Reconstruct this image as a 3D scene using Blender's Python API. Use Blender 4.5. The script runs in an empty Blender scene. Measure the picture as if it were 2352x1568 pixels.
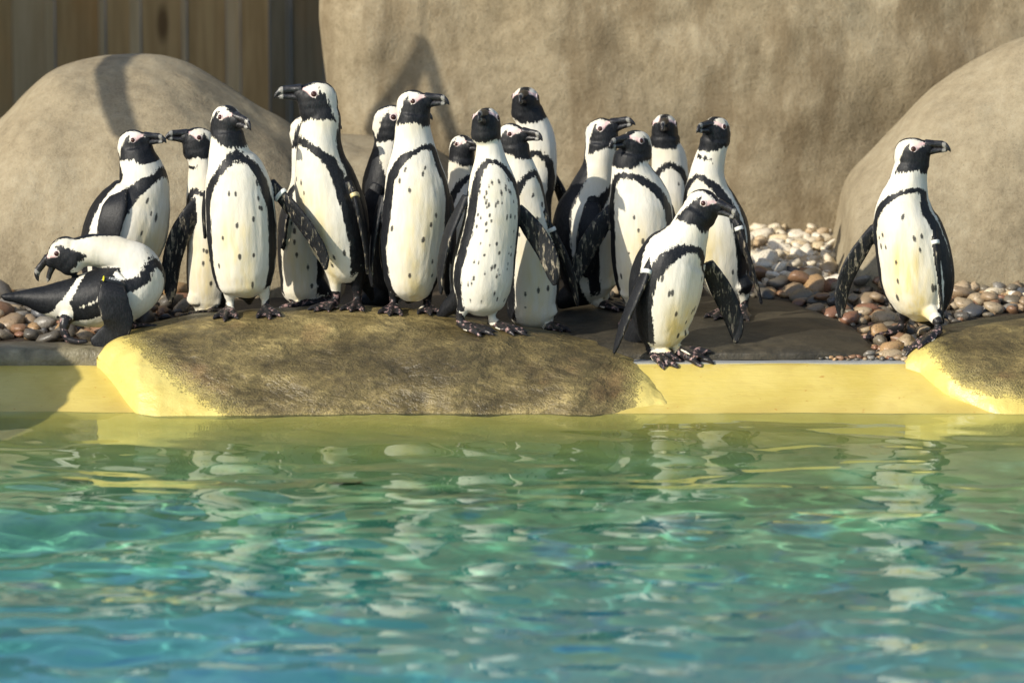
import bpy, math, random
import numpy as np
from mathutils import Vector, Matrix, noise as mnoise
from mathutils.bvhtree import BVHTree

random.seed(7); np.random.seed(7)
R = math.radians
C = bpy.context.scene.collection
sc = bpy.context.scene

# ------------------------------------------------------------------ camera
PITCH = R(10.0); DIST = 15.5; AIMZ = 0.148; LENS = 200.0
CF = np.array([0, math.cos(PITCH), -math.sin(PITCH)])
CU = np.array([0, math.sin(PITCH), math.cos(PITCH)])
CP = np.array([0, -DIST*math.cos(PITCH), AIMZ + DIST*math.sin(PITCH)])
cam = bpy.data.cameras.new('camera'); camo = bpy.data.objects.new('camera', cam); C.objects.link(camo)
cam.lens = LENS; cam.sensor_width = 36; cam.clip_end = 500; cam.clip_start = .5
camo.location = CP; camo.rotation_euler = (R(90) - PITCH, 0, 0)
cam.dof.use_dof = True; cam.dof.focus_distance = DIST + .1; cam.dof.aperture_fstop = 3.0
sc.camera = camo

# ------------------------------------------------------------------ light
SUN_EL = R(30.0); SUN_AZ = R(38.0)             # azimuth: degrees in front of due left
TOSUN = np.array([-math.cos(SUN_AZ)*math.cos(SUN_EL), -math.sin(SUN_AZ)*math.cos(SUN_EL), math.sin(SUN_EL)])
world = bpy.data.worlds.new('World'); sc.world = world; world.use_nodes = True
wn = world.node_tree.nodes; wl = world.node_tree.links
sky = wn.new('ShaderNodeTexSky'); sky.sky_type = 'NISHITA'; sky.sun_disc = False
sky.sun_elevation = SUN_EL; sky.sun_rotation = math.atan2(TOSUN[0], TOSUN[1])
bg = wn['Background']; bg.inputs['Strength'].default_value = 0.14
wl.new(sky.outputs[0], bg.inputs['Color'])
sun = bpy.data.lights.new('sun', 'SUN'); sun.energy = 4.4; sun.angle = R(0.5); sun.color = (1.0, .93, .80)
suno = bpy.data.objects.new('sun', sun); C.objects.link(suno)
suno.rotation_euler = Vector(TOSUN).to_track_quat('Z', 'Y').to_euler()
suno.location = Vector(TOSUN)*20
try: sun.cycles.is_caustics_light = True
except Exception: pass
vs = sc.view_settings; vs.view_transform = 'Standard'; vs.look = 'None'; vs.gamma = 1; vs.use_curve_mapping = False
vs.exposure = 0.30
sc.cycles.use_denoising = True
sc.cycles.max_bounces = 8; sc.cycles.transparent_max_bounces = 8; sc.cycles.transmission_bounces = 6
sc.cycles.sample_clamp_indirect = 6

# ------------------------------------------------------------------ picture geometry (2352 px wide reading of the place)
def P(px, py, Y):
    d = CF + np.array([1., 0, 0])*((px-1176)/2352*36/LENS) + CU*(-(py-784)/2352*36/LENS)
    return CP + d*((Y-CP[1])/d[1])
def ray(px, py):
    d = CF + np.array([1., 0, 0])*((px-1176)/2352*36/LENS) + CU*(-(py-784)/2352*36/LENS)
    return d/np.linalg.norm(d)
def proj(p):
    q = np.asarray(p) - CP; dep = q@CF
    return 1176 + q[..., 0]/dep*2352*LENS/36, 784 - (q@CU)/dep*2352*LENS/36
def mpp(Y): return 36/LENS/2352*((Y-CP[1])/CF[1])

# ------------------------------------------------------------------ helpers
def mesh_obj(name, v, f, mat=None, parent=None, smooth=True, attrs=None):
    me = bpy.data.meshes.new(name)
    me.from_pydata([tuple(map(float, p)) for p in v], [], f)
    me.update()
    if smooth: me.polygons.foreach_set('use_smooth', [True]*len(me.polygons))
    for k, a in (attrs or {}).items():
        at = me.attributes.new(k, 'FLOAT', 'POINT'); at.data.foreach_set('value', np.asarray(a, dtype=np.float32))
    if mat: me.materials.append(mat)
    return link(name, me, parent)
def link(name, me, parent=None):
    o = bpy.data.objects.new(name, me); C.objects.link(o)
    if parent: o.parent = parent
    return o
def empty(name, loc, label=None, cat=None, group=None):
    o = bpy.data.objects.new(name, None); C.objects.link(o); o.location = tuple(map(float, loc)); o.empty_display_size = .05
    return tag(o, label, cat, group)
def tag(o, label=None, cat=None, group=None, kind=None):
    if label: o['label'] = label
    if cat: o['category'] = cat
    if group: o['group'] = group
    if kind: o['kind'] = kind
    return o
def grid_faces(n, m, wrap=False):
    f = []
    for i in range(n-1):
        for j in range(m if wrap else m-1):
            k = (j+1) % m
            f.append((i*m+j, i*m+k, (i+1)*m+k, (i+1)*m+j))
    return f
def fbm(p, s, oct=4):
    return mnoise.fractal(Vector((p[0]*s, p[1]*s, p[2]*s)), 1.0, 2.0, oct)
def lerp_list(xs, tab):
    tab = np.array(tab, float)
    return [np.interp(xs, tab[:, 0], tab[:, k]) for k in range(1, tab.shape[1])]
def pchip(t, tk, yk):
    # smooth monotone-ish cubic through the knots
    tk = np.asarray(tk, float); yk = np.asarray(yk, float)
    h = np.diff(tk); d = np.diff(yk, axis=0)/(h if yk.ndim == 1 else h[:, None])
    m = np.zeros_like(yk)
    m[1:-1] = (d[:-1]+d[1:])/2; m[0] = d[0]; m[-1] = d[-1]
    i = np.clip(np.searchsorted(tk, t)-1, 0, len(tk)-2)
    u = (t-tk[i])/h[i]; H = h[i]
    if yk.ndim > 1: u = u[:, None]; H = H[:, None]
    return ((2*u**3-3*u**2+1)*yk[i] + (u**3-2*u**2+u)*H*m[i] + (-2*u**3+3*u**2)*yk[i+1] + (u**3-u**2)*H*m[i+1])

class NT:
    """tiny node helper"""
    def __init__(s, name):
        s.mat = bpy.data.materials.new(name); s.mat.use_nodes = True
        s.t = s.mat.node_tree; s.n = s.t.nodes; s.l = s.t.links
        s.bsdf = s.n['Principled BSDF']; s.out = s.n['Material Output']
    def put(s, sock, val):
        if val is None: return
        if hasattr(val, 'is_output') or isinstance(val, bpy.types.NodeSocket): s.l.new(val, sock)
        else:
            if isinstance(val, (tuple, list)) and len(val) == 3 and sock.type == 'RGBA': val = (*val, 1)
            sock.default_value = val
    def coord(s, kind='Object'):
        return s.n.new('ShaderNodeTexCoord').outputs[kind]
    def pos(s): return s.n.new('ShaderNodeNewGeometry').outputs['Position']
    def mapping(s, v, scale=(1, 1, 1), rot=(0, 0, 0), loc=(0, 0, 0)):
        m = s.n.new('ShaderNodeMapping'); s.put(m.inputs[0], v)
        m.inputs['Scale'].default_value = scale; m.inputs['Rotation'].default_value = rot; m.inputs['Location'].default_value = loc
        return m.outputs[0]
    def noise(s, v, scale, detail=4, rough=.55, dist=0):
        m = s.n.new('ShaderNodeTexNoise'); s.put(m.inputs['Vector'], v)
        m.inputs['Scale'].default_value = scale; m.inputs['Detail'].default_value = detail
        m.inputs['Roughness'].default_value = rough; m.inputs['Distortion'].default_value = dist
        return m.outputs['Fac']
    def vor(s, v, scale, feature='F1', out='Distance'):
        m = s.n.new('ShaderNodeTexVoronoi'); m.feature = feature; s.put(m.inputs['Vector'], v); m.inputs['Scale'].default_value = scale
        return m.outputs[out]
    def wave(s, v, scale, dist=2, detail=2, direction='X'):
        m = s.n.new('ShaderNodeTexWave'); m.bands_direction = direction; s.put(m.inputs['Vector'], v)
        m.inputs['Scale'].default_value = scale; m.inputs['Distortion'].default_value = dist; m.inputs['Detail'].default_value = detail
        return m.outputs['Fac']
    def math(s, op, a, b=0, c=None, clamp=False):
        m = s.n.new('ShaderNodeMath'); m.operation = op; m.use_clamp = clamp
        s.put(m.inputs[0], a); s.put(m.inputs[1], b)
        if c is not None: s.put(m.inputs[2], c)
        return m.outputs[0]
    def rng(s, v, a, b, lo=0, hi=1, smooth=True):
        m = s.n.new('ShaderNodeMapRange'); m.interpolation_type = 'SMOOTHSTEP' if smooth else 'LINEAR'
        s.put(m.inputs[0], v); m.inputs[1].default_value = a; m.inputs[2].default_value = b
        m.inputs[3].default_value = lo; m.inputs[4].default_value = hi
        return m.outputs[0]
    def mix(s, f, a, b, mode='MIX'):
        m = s.n.new('ShaderNodeMix'); m.data_type = 'RGBA'; m.blend_type = mode
        s.put(m.inputs[0], f); s.put(m.inputs[6], a); s.put(m.inputs[7], b)
        return m.outputs[2]
    def ramp(s, v, stops, interp='LINEAR'):
        m = s.n.new('ShaderNodeValToRGB'); m.color_ramp.interpolation = interp; s.put(m.inputs[0], v)
        e = m.color_ramp.elements
        while len(e) < len(stops): e.new(.5)
        for k, (p, c) in enumerate(stops): e[k].position = p; e[k].color = (*c, 1)
        return m.outputs[0]
    def attr(s, name):
        m = s.n.new('ShaderNodeAttribute'); m.attribute_name = name; return m.outputs['Fac']
    def sep(s, v):
        m = s.n.new('ShaderNodeSeparateXYZ'); s.put(m.inputs[0], v); return m.outputs
    def bump(s, h, strength=.3, dist=.01, normal=None):
        m = s.n.new('ShaderNodeBump'); s.put(m.inputs['Height'], h); m.inputs['Strength'].default_value = strength
        m.inputs['Distance'].default_value = dist
        if normal is not None: s.put(m.inputs['Normal'], normal)
        return m.outputs[0]
    def base(s, col=None, rough=None, spec=None, normal=None, metallic=None):
        b = s.bsdf
        s.put(b.inputs['Base Color'], col); s.put(b.inputs['Roughness'], rough)
        s.put(b.inputs['Specular IOR Level'], spec); s.put(b.inputs['Normal'], normal); s.put(b.inputs['Metallic'], metallic)
        return s.mat

# ------------------------------------------------------------------ materials
def mat_rock(name, dark, mid, light, stain=None, scale=1.0, rough=.85, stainz=0.0, bumpk=.5):
    t = NT(name); g = t.pos()
    n1 = t.noise(g, 3.5*scale, 6, .6); n2 = t.noise(t.mapping(g, (1, 1, .85)), 26*scale, 5, .65); n3 = t.noise(t.mapping(g, (1, 1, .75)), 115*scale, 4, .75)
    n4 = t.noise(g, 420, 2, .6)
    m = t.math('ADD', t.math('MULTIPLY', n1, .34), t.math('ADD', t.math('MULTIPLY', n2, .30), t.math('MULTIPLY', n3, .36)))
    col = t.ramp(m, [(.36, dark), (.5, mid), (.64, light)])
    col = t.mix(t.rng(n3, .55, .70, 0, .6), col, tuple(c*.45 for c in dark))
    col = t.mix(t.rng(n4, .6, .75, 0, .35), col, tuple(min(1, c*1.25) for c in light))
    if stain:
        s1 = t.noise(t.mapping(g, (2.6, 2.6, .55)), 1.6, 4, .6, .4); s2 = t.noise(t.mapping(g, (6, 6, 2.2)), 2.2, 5, .65)
        f = t.math('MULTIPLY', t.rng(s1, .43, .62), t.rng(s2, .34, .56))
        col = t.mix(t.math('MULTIPLY', f, .6), col, stain)
    h = t.math('ADD', t.math('MULTIPLY', n2, 1.0), t.math('ADD', t.math('MULTIPLY', n3, .45), t.math('MULTIPLY', n4, .12)))
    return t.base(col, rough, .25, t.bump(h, bumpk, .02))

M = {}
M['wall'] = mat_rock('tan_rock_wall', (.15, .118, .070), (.275, .225, .142), (.38, .325, .22), stain=(.125, .088, .046), scale=.9, bumpk=.42)
M['boulder'] = mat_rock('tan_boulder', (.17, .135, .085), (.285, .236, .152), (.38, .328, .225), scale=1.15, bumpk=.36)
M['flat'] = mat_rock('wet_rock_with_shade', (.020, .018, .015), (.045, .040, .029), (.10, .082, .053), scale=1.4, bumpk=.3, rough=.42)  # wet rock, colour lowered further to stand in for the birds' shadow

def mat_shore():
    t = NT('wet_olive_rock_with_yellow_paint'); g = t.pos()
    sk = t.mapping(g, (1.0, 1.0, 2.3), rot=(0, R(-38), 0))
    n1 = t.noise(sk, 7, 5, .6, .5); n2 = t.noise(t.mapping(g, (1, 1, 2.2), rot=(0, R(-32), 0)), 30, 4, .6, .3); n3 = t.noise(t.mapping(g, (1, 1, 1.3)), 190, 3, .6)
    n0 = t.noise(t.mapping(g, (1.0, 1.0, 2.6), rot=(0, R(-42), 0)), 3.2, 4, .55, .6)
    m = t.math('ADD', t.math('ADD', t.math('MULTIPLY', n0, .42), t.math('MULTIPLY', n1, .24)), t.math('ADD', t.math('MULTIPLY', n2, .22), t.math('MULTIPLY', n3, .12)))
    col = t.ramp(m, [(.39, (.042, .032, .013)), (.47, (.100, .076, .030)), (.54, (.19, .145, .055)), (.63, (.44, .34, .135))])
    col = t.mix(t.rng(t.noise(g, 5, 3), .58, .75, 0, .35), col, (.33, .19, .08))
    col = t.mix(t.rng(n3, .40, .32, 0, .6), col, (.03, .024, .012))
    # worn yellow paint with a broken edge
    e = t.math('ADD', t.attr('paint'), t.math('MULTIPLY', t.math('SUBTRACT', n2, .5), .055))
    e = t.math('ADD', e, t.math('MULTIPLY', t.math('SUBTRACT', n3, .5), .075))
    f = t.math('MAXIMUM', t.rng(e, -.003, .005), t.rng(e, -.06, .01, 0, .5))
    yel = t.mix(t.rng(t.noise(g, 9, 4), .3, .7), (.57, .45, .12), (.67, .55, .17))
    yel = t.mix(t.rng(t.noise(g, 120, 3), .62, .74, 0, .5), yel, (.55, .33, .08))
    col = t.mix(f, col, yel)
    crack = t.vor(t.mapping(g, (1, 1, 1.3)), 70, 'DISTANCE_TO_EDGE')
    hr = t.math('ADD', t.math('ADD', t.math('MULTIPLY', n1, 2.4), t.math('MULTIPLY', n2, .7)), t.math('ADD', t.math('MULTIPLY', n3, .16), t.math('MULTIPLY', t.rng(crack, 0, .12), .05)))
    h = t.math('MULTIPLY', hr, t.math('SUBTRACT', 1.0, t.math('MULTIPLY', f, .72)))
    return t.base(col, t.rng(n1, .3, .7, .34, .55), .5, t.bump(h, .7, .016))
M['shore'] = mat_shore()

def pool_colour(t, g, yellow):
    x, y, z = t.sep(g)
    w = t.math('MULTIPLY', t.math('SUBTRACT', t.noise(g, 2.6, 4), .5), .35)
    f = t.rng(t.math('ADD', y, w), -.25, -2.3, 0, 1, False)
    deep = t.ramp(f, [(0, (.62, .46, .11)), (.08, (.40, .33, .075)), (.20, (.20, .25, .085)), (.42, (.10, .27, .14)), (.65, (.10, .38, .29)), (1, (.16, .50, .52))])
    deep = t.mix(t.math('MULTIPLY', t.rng(t.noise(g, 5.5, 3), .52, .68, 0, .6), t.rng(y, -.7, -1.5)), deep, (.06, .26, .50))
    deep = t.mix(t.math('MULTIPLY', t.rng(t.noise(t.mapping(g, (1, 1, 1), loc=(7, 3, 1)), 5.0, 3), .54, .70, 0, .7), t.rng(y, -.5, -1.0)), deep, (.34, .58, .36))
    return t.mix(t.rng(y, -.27, -.34), yellow, deep)
def mat_yellow():
    t = NT('yellow_pool_paint'); g = t.pos()
    n = t.noise(g, 5, 4); r = t.noise(t.mapping(g, (.5, 2.6, 3.0), rot=(0, 0, R(-8))), 22, 4, .6, .7)
    col = t.mix(t.rng(n, .3, .7), (.56, .435, .10), (.66, .53, .15))
    col = t.mix(t.rng(t.noise(g, 11, 5, .65), .5, .72, 0, .35), col, (.50, .36, .10))
    x_, y_, z_ = t.sep(g)
    col = t.mix(t.math('MULTIPLY', t.rng(t.math('ADD', y_, t.math('MULTIPLY', n, .12)), -.12, -.24, 0, .5), 1), col, (.47, .36, .10))
    col = t.mix(t.rng(t.noise(g, 60, 2), .68, .76, 0, .7), col, (.46, .22, .04))
    return t.base(pool_colour(t, g, col), .20, .5, t.bump(t.math('ADD', t.math('MULTIPLY', r, .6), t.math('MULTIPLY', n, 2)), .22, .012))
M['yellow'] = mat_yellow()

def mat_floor():
    t = NT('pool_floor_paint'); g = t.pos()
    return t.base(pool_colour(t, g, (.6, .45, .11)), .6, .3)
M['floor'] = mat_floor()

def mat_kerb():
    t = NT('wet_concrete'); g = t.pos()
    n = t.noise(g, 18, 5, .65); n2 = t.noise(g, 110, 3, .6)
    col = t.ramp(n, [(.3, (.10, .085, .05)), (.55, (.22, .19, .115)), (.72, (.34, .30, .20))])
    return t.base(col, .42, .5, t.bump(t.math('ADD', n, t.math('MULTIPLY', n2, .35)), .6, .012))
M['kerb'] = mat_kerb()
def mat_strip():
    t = NT('grey_coping'); g = t.pos(); n = t.noise(g, 30, 4)
    return t.base(t.mix(n, (.24, .25, .25), (.36, .37, .36)), .5, .4, t.bump(n, .3, .005))
M['strip'] = mat_strip()
def mat_soil():
    t = NT('dark_wet_grit'); g = t.pos(); n = t.noise(g, 70, 4)
    return t.base(t.mix(n, (.02, .016, .010), (.075, .055, .035)), .6, .4, t.bump(n, .6, .01))
M['soil'] = mat_soil()

def mat_stone(name, stops, rough):
    t = NT(name); g = t.coord('Object')
    oi = t.n.new('ShaderNodeObjectInfo').outputs['Random']
    gi = t.n.new('ShaderNodeNewGeometry').outputs['Random Per Island']
    r = t.math('FRACT', t.math('ADD', t.math('MULTIPLY', oi, 7.31), gi))
    col = t.ramp(r, stops, 'CONSTANT')
    pv = t.pos()
    n = t.noise(pv, 45, 4, .6); n2 = t.noise(pv, 160, 3)
    col = t.mix(t.rng(n, .35, .7, .0, .55), col, t.mix(.45, col, (.9, .8, .62), 'MULTIPLY'))
    col = t.mix(t.rng(n2, .54, .68, 0, .55), col, (.06, .045, .03))
    return t.base(col, rough, .5, t.bump(t.math('ADD', n, t.math('MULTIPLY', n2, .4)), .35, .006))
M['stone'] = mat_stone('river_stone', [(0, (.10, .09, .075)), (.12, (.22, .125, .07)), (.26, (.17, .145, .105)), (.40, (.36, .23, .115)), (.54, (.075, .078, .085)),
                                       (.62, (.29, .21, .13)), (.74, (.22, .11, .065)), (.83, (.20, .185, .16)), (.92, (.36, .28, .18))], .40)
M['pale'] = mat_stone('pale_limestone', [(0, (.62, .54, .40)), (.25, (.70, .63, .50)), (.5, (.58, .47, .30)), (.7, (.74, .68, .57)), (.88, (.50, .38, .24))], .6)

def mat_wood(name, a, b, rough=.8):
    t = NT(name); g = t.pos()
    oi = t.n.new('ShaderNodeObjectInfo').outputs['Random']
    off = t.n.new('ShaderNodeVectorMath'); off.operation = 'ADD'; t.put(off.inputs[0], g)
    cmb = t.n.new('ShaderNodeCombineXYZ'); t.put(cmb.inputs[2], t.math('MULTIPLY', oi, 40)); t.put(cmb.inputs[0], t.math('MULTIPLY', oi, 13)); t.put(off.inputs[1], cmb.outputs[0])
    v = off.outputs[0]
    n = t.noise(t.mapping(v, (14, 14, .9)), 3.0, 5, .6, .6); k = t.vor(t.mapping(v, (5.5, 5.5, 1.7)), 1.0)
    col = t.mix(t.rng(n, .3, .7), a, b)
    col = t.mix(t.math('MULTIPLY', oi, .40), col, tuple(c*.55 for c in a))
    col = t.mix(t.rng(t.noise(t.mapping(v, (2, 2, .8)), 1.6, 3), .5, .7, 0, .5), col, (b[0]*1.05, b[1]*.72, b[2]*.42))
    col = t.mix(t.rng(k, .16, .07, 0, .8), col, (a[0]*.25, a[1]*.2, a[2]*.2))
    return t.base(col, rough, .2, t.bump(n, .25, .004))
M['wood'] = mat_wood('fence_wood', (.44, .285, .12), (.62, .42, .19))
M['woodl'] = mat_wood('pale_fence_wood', (.54, .39, .20), (.66, .50, .28))
M['greywood'] = mat_wood('dark_wood', (.17, .145, .09), (.26, .22, .14))  # darker brown tone for the boards at the right end
M['timber'] = mat_wood('timber', (.22, .16, .10), (.36, .27, .17))

def mat_body():
    t = NT('penguin_feathers'); g = t.coord('Object')
    fr = t.noise(t.mapping(g, (150, 150, 34)), 1.0, 3, .6); fr2 = t.noise(t.mapping(g, (420, 420, 110)), 1.0, 2, .5)
    pat = t.math('ADD', t.attr('pat'), t.math('MULTIPLY', t.math('SUBTRACT', fr, .5), .027))
    pat = t.math('ADD', pat, t.math('MULTIPLY', t.math('SUBTRACT', fr2, .5), .007))
    sp = t.math('ADD', t.attr('spot'), t.math('MULTIPLY', t.math('SUBTRACT', fr, .5), .003))
    blk = t.math('MAXIMUM', t.rng(pat, -.0024, .0020), t.rng(sp, -.0016, .0014, 0, .9))
    big = t.noise(g, 9, 3)
    _, _, z = t.sep(g)
    white = t.mix(t.rng(big, .42, .66, 0, .6), (.70, .67, .585), (.64, .575, .41))
    white = t.mix(t.rng(fr, .3, .7, 0, .22), white, (.54, .50, .40))
    white = t.mix(t.math('MULTIPLY', t.attr('stain'), t.rng(t.noise(t.mapping(g, (40, 40, 9)), 1, 3), .3, .75, .25, 1)), white, (.66, .54, .26))
    black = t.mix(t.rng(fr2, .4, .7), (.006, .007, .009), (.018, .019, .022))
    black = t.mix(t.rng(t.noise(g, 30, 3), .5, .75, 0, .45), black, (.026, .026, .027))
    col = t.mix(blk, white, black)
    pk = t.rng(t.math('ADD', t.attr('pink'), t.math('MULTIPLY', t.math('SUBTRACT', fr, .5), .006)), -.002, .004)
    col = t.mix(t.math('MULTIPLY', pk, .8), col, (.76, .50, .48))
    # under-wing mottling: olive grey and pale flecks on black
    mo = t.noise(t.mapping(g, (95, 95, 20)), 1.0, 4, .7, .5)
    mf = t.math('MULTIPLY', t.rng(t.math('ADD', mo, t.math('MULTIPLY', t.attr('mott'), .12)), .62, .70), t.rng(t.attr('mott'), .15, .4))
    col = t.mix(mf, col, t.mix(t.rng(t.noise(g, 60, 2), .4, .65), (.10, .095, .07), (.34, .29, .215)))
    # feet: black skin blotched with pink
    sn = t.noise(g, 75, 4, .6, .3)
    skin = t.mix(t.rng(sn, .56, .64), (.020, .019, .020), (.33, .215, .20))
    col = t.mix(t.rng(t.attr('skin'), .4, .6), col, skin)
    rough = t.mix(blk, (.85,)*3, (.50,)*3)
    rough = t.mix(t.rng(t.attr('skin'), .4, .6), rough, (.30,)*3)
    h = t.math('ADD', fr, t.math('ADD', t.math('MULTIPLY', fr2, .5), t.math('MULTIPLY', t.noise(g, 320, 2), .3)))
    t.base(col, rough, .24, t.bump(h, .24, .0035))
    return t.mat
M['body'] = mat_body()
def mat_beak():
    t = NT('beak_horn'); g = t.coord('Object'); x, y, z = t.sep(g)
    n = t.noise(g, 140, 3)
    b = t.math('ABSOLUTE', t.math('SUBTRACT', t.math('ADD', x, t.math('MULTIPLY', t.math('SUBTRACT', n, .5), .008)), .0840))
    f = t.math('MULTIPLY', t.rng(b, .0062, .0040), t.rng(n, .36, .5))
    col = t.mix(t.rng(n, .4, .7), (.010, .010, .012), (.035, .033, .034))
    col = t.mix(t.math('MULTIPLY', f, .6), col, (.40, .385, .34))
    return t.base(col, .36, .5, t.bump(n, .5, .003))
M['beak'] = mat_beak()
def plain(name, col, rough, spec=.5):
    t = NT(name); n = t.noise(t.coord('Object'), 200, 2)
    return t.base(t.mix(t.rng(n, .3, .7, 0, .3), col, tuple(c*.7 for c in col)), rough, spec)
M['eye'] = plain('dark_brown_eye', (.045, .014, .010), .08)
M['eyering'] = plain('pink_eyelid', (.66, .53, .51), .5)
M['bandw'] = plain('white_plastic', (.66, .68, .64), .35)
M['bandy'] = plain('cream_plastic', (.62, .52, .27), .35)
M['bandk'] = plain('black_plastic', (.012, .012, .013), .3)
M['tie'] = plain('yellow_plastic', (.72, .66, .02), .35)
M['print'] = plain('white_print', (.82, .82, .80), .5)

# ------------------------------------------------------------------ ground, pool rim, water
def G(y): return .098 + .05*min(max(y, 0), 1.8) - .14*min(max(y-2.3, 0), 1)
surf = []         # (vertices, faces) of everything feet can stand on
def keep(o):
    me = o.data; surf.append(([tuple(o.matrix_basis @ v.co) for v in me.vertices], [tuple(p.vertices) for p in me.polygons])); return o

ys = [0.004, .3, .8, 1.3, 1.8, 2.3, 3.3, 4.5, 9, 60]
v = []; xs_ = np.linspace(-9, 9, 37)
for y in ys:
    for x in xs_: v.append((x if y < 20 else x*8, y, G(min(y, 4))-.012))
ground = mesh_obj('ground', v, [tuple(reversed(q)) for q in grid_faces(len(ys), len(xs_))], M['soil'])
tag(ground, kind='structure'); keep(ground)

# yellow sloping rim, continuing under water
prof = [(0.0, .0865), (-.012, .0862), (-.03, .082), (-.065, .068), (-.11, .050), (-.20, .020), (-.28, -.003), (-.40, -.05), (-.60, -.14), (-.9, -.30)]
xs_ = np.linspace(-7, 7, 281)
v = []
for (y, z) in prof:
    for x in xs_:
        n = .011*fbm((x*1.6, y*4, 3), 1.2, 3) if -.5 < y < -.01 else 0 if y <= -.5 else .0025*fbm((x*7, y, 1), 1.0, 3)
        v.append((x, y + n, z + n*.8))
rim = mesh_obj('pool_rim', v, grid_faces(len(prof), len(xs_)), M['yellow']); tag(rim, kind='structure'); keep(rim)
v = []; pf = [(-.86, -.31), (-.9, -.31), (-1.3, -.55), (-2.0, -.85), (-3, -1.0), (-14, -1.0)]
xs2 = np.linspace(-7, 7, 15)
for (y, z) in pf:
    for x in xs2: v.append((x, y, z - .002))
pf_ = mesh_obj('pool_floor', v, grid_faces(len(pf), len(xs2)), M['floor']); tag(pf_, kind='structure')

def waterline():
    # ripples: many small travelling waves, calmer at the shore
    xg = np.concatenate([np.linspace(-6, -2.0, 60)[:-1], np.linspace(-2.0, 2.0, 330), np.linspace(2.0, 6, 60)[1:]])
    yg = np.concatenate([np.linspace(-13, -5.2, 90)[:-1], np.linspace(-5.2, -.05, 620)])
    X, Y = np.meshgrid(xg, yg)
    rs = np.random.RandomState(11); Z = np.zeros_like(X)
    amp = np.clip((-Y-.10)/1.2, 0.25, 1.1)
    for k in range(70):
        lam = math.exp(rs.uniform(math.log(.11), math.log(.70)))
        th = rs.normal(math.pi/2, .55)
        kk = 2*math.pi/lam; ph = rs.uniform(0, 6.28)
        Z += .0115*rs.uniform(.5, 1.3)/kk*np.sin(kk*(X*math.cos(th)+Y*math.sin(th))+ph)
    for k in range(26):
        lam = math.exp(rs.uniform(math.log(.035), math.log(.09)))
        th = rs.normal(math.pi/2, .35); kk = 2*math.pi/lam
        Z += .0032*rs.uniform(.4, 1.2)/kk*np.sin(kk*(X*math.cos(th)+Y*math.sin(th))+rs.uniform(0, 6.28))*(.6+.4*np.sin(X*1.7+Y*2.3+k))
    for k in range(5):
        lam = rs.uniform(.8, 1.6); th = rs.normal(math.pi/2, .5); kk = 2*math.pi/lam
        Z += .018*rs.uniform(.5, 1.2)/kk*np.sin(kk*(X*math.cos(th)+Y*math.sin(th))+rs.uniform(0, 6.28))
    Z *= amp
    v = np.stack([X, Y, Z], -1).reshape(-1, 3)
    return v, grid_faces(len(yg), len(xg))
def mat_water():
    t = NT('pool_water'); t.n.remove(t.bsdf)
    gg = t.n.new('ShaderNodeBsdfGlass'); gg.inputs['IOR'].default_value = 1.33; gg.inputs['Roughness'].default_value = 0
    gg.inputs['Color'].default_value = (.90, .98, .96, 1)
    t.put(t.out.inputs['Surface'], gg.outputs[0]); return t.mat
wv, wf = waterline()
water = mesh_obj('water', wv, wf, mat_water()); tag(water, kind='structure')
try:
    water.cycles.is_caustics_caster = True
    pf_.cycles.is_caustics_receiver = True; rim.cycles.is_caustics_receiver = True
except Exception as e: print('caustics', e)

# ------------------------------------------------------------------ rocks
def loft_rock(name, st, mat, foot, back=.4, nx=160, nf=44, nb=16, b=1.0, a=1.0, rough=.010, paint=None, seed=0, zb=.03, rs=6):
    """st: ridge stations (px, py, Yr); foot: (px, Yf, zf)"""
    st = np.array(st, float); t = np.linspace(0, 1, nx); tk = np.linspace(0, 1, len(st)); ff = np.array(foot, float)
    s = pchip(t, tk, st); px, py, yr = s.T
    V = []; A = []
    for i in range(nx):
        r = P(px[i], py[i], yr[i])
        yf = np.interp(px[i], ff[:, 0], ff[:, 1]); zf = np.interp(px[i], ff[:, 0], ff[:, 2])
        zf = min(zf, r[2]-.004)
        for j in range(nf):
            q = (1 - j/(nf-1))*math.pi/2
            y = r[1] + (yf-r[1])*math.sin(q)**a; z = zf + (r[2]-zf)*max(math.cos(q), 0)**b
            V.append([r[0], y, z])
        bk = back*min(1, max(.15, (r[2]-zb)/.1))
        for j in range(1, nb):
            q = j/(nb-1)*math.pi/2
            V.append([r[0], r[1] + bk*math.sin(q), zb + (r[2]-zb)*max(math.cos(q), 0)])
    V = np.array(V); m = nf+nb-1
    # relief
    for i, p in enumerate(V):
        k = .35 + .65*min(1, abs((i % m)-(nf-1))/6.0)
        d = rough*k*(fbm(p + seed, rs, 4))
        V[i] += np.array([.25*d, -.7*d, .7*d])
    F = [tuple(reversed(q)) for q in grid_faces(nx, m)]
    at = {}
    if paint:
        qx, qy = proj(V); pl = np.array(paint, float)
        # signed: inside the paint when left of / below the boundary curve
        at['paint'] = paint_field(qx, qy, pl)
    else: at['paint'] = np.full(len(V), -1.0)
    o = mesh_obj(name, V, F, mat, attrs=at)
    return keep(o)
def paint_field(qx, qy, pl):
    # distance (m) to an open polyline, positive on its left side walking down the list
    best = np.full(len(qx), 1e9); sg = np.zeros(len(qx))
    for (x0, y0), (x1, y1) in zip(pl[:-1], pl[1:]):
        dx, dy = x1-x0, y1-y0; L2 = dx*dx+dy*dy
        tt = np.clip(((qx-x0)*dx+(qy-y0)*dy)/L2, 0, 1)
        d = np.hypot(qx-x0-tt*dx, qy-y0-tt*dy); c = dx*(qy-y0)-dy*(qx-x0)
        u = d < best; best[u] = d[u]; sg[u] = -np.sign(c[u])
    return best*sg*.00119

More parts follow.
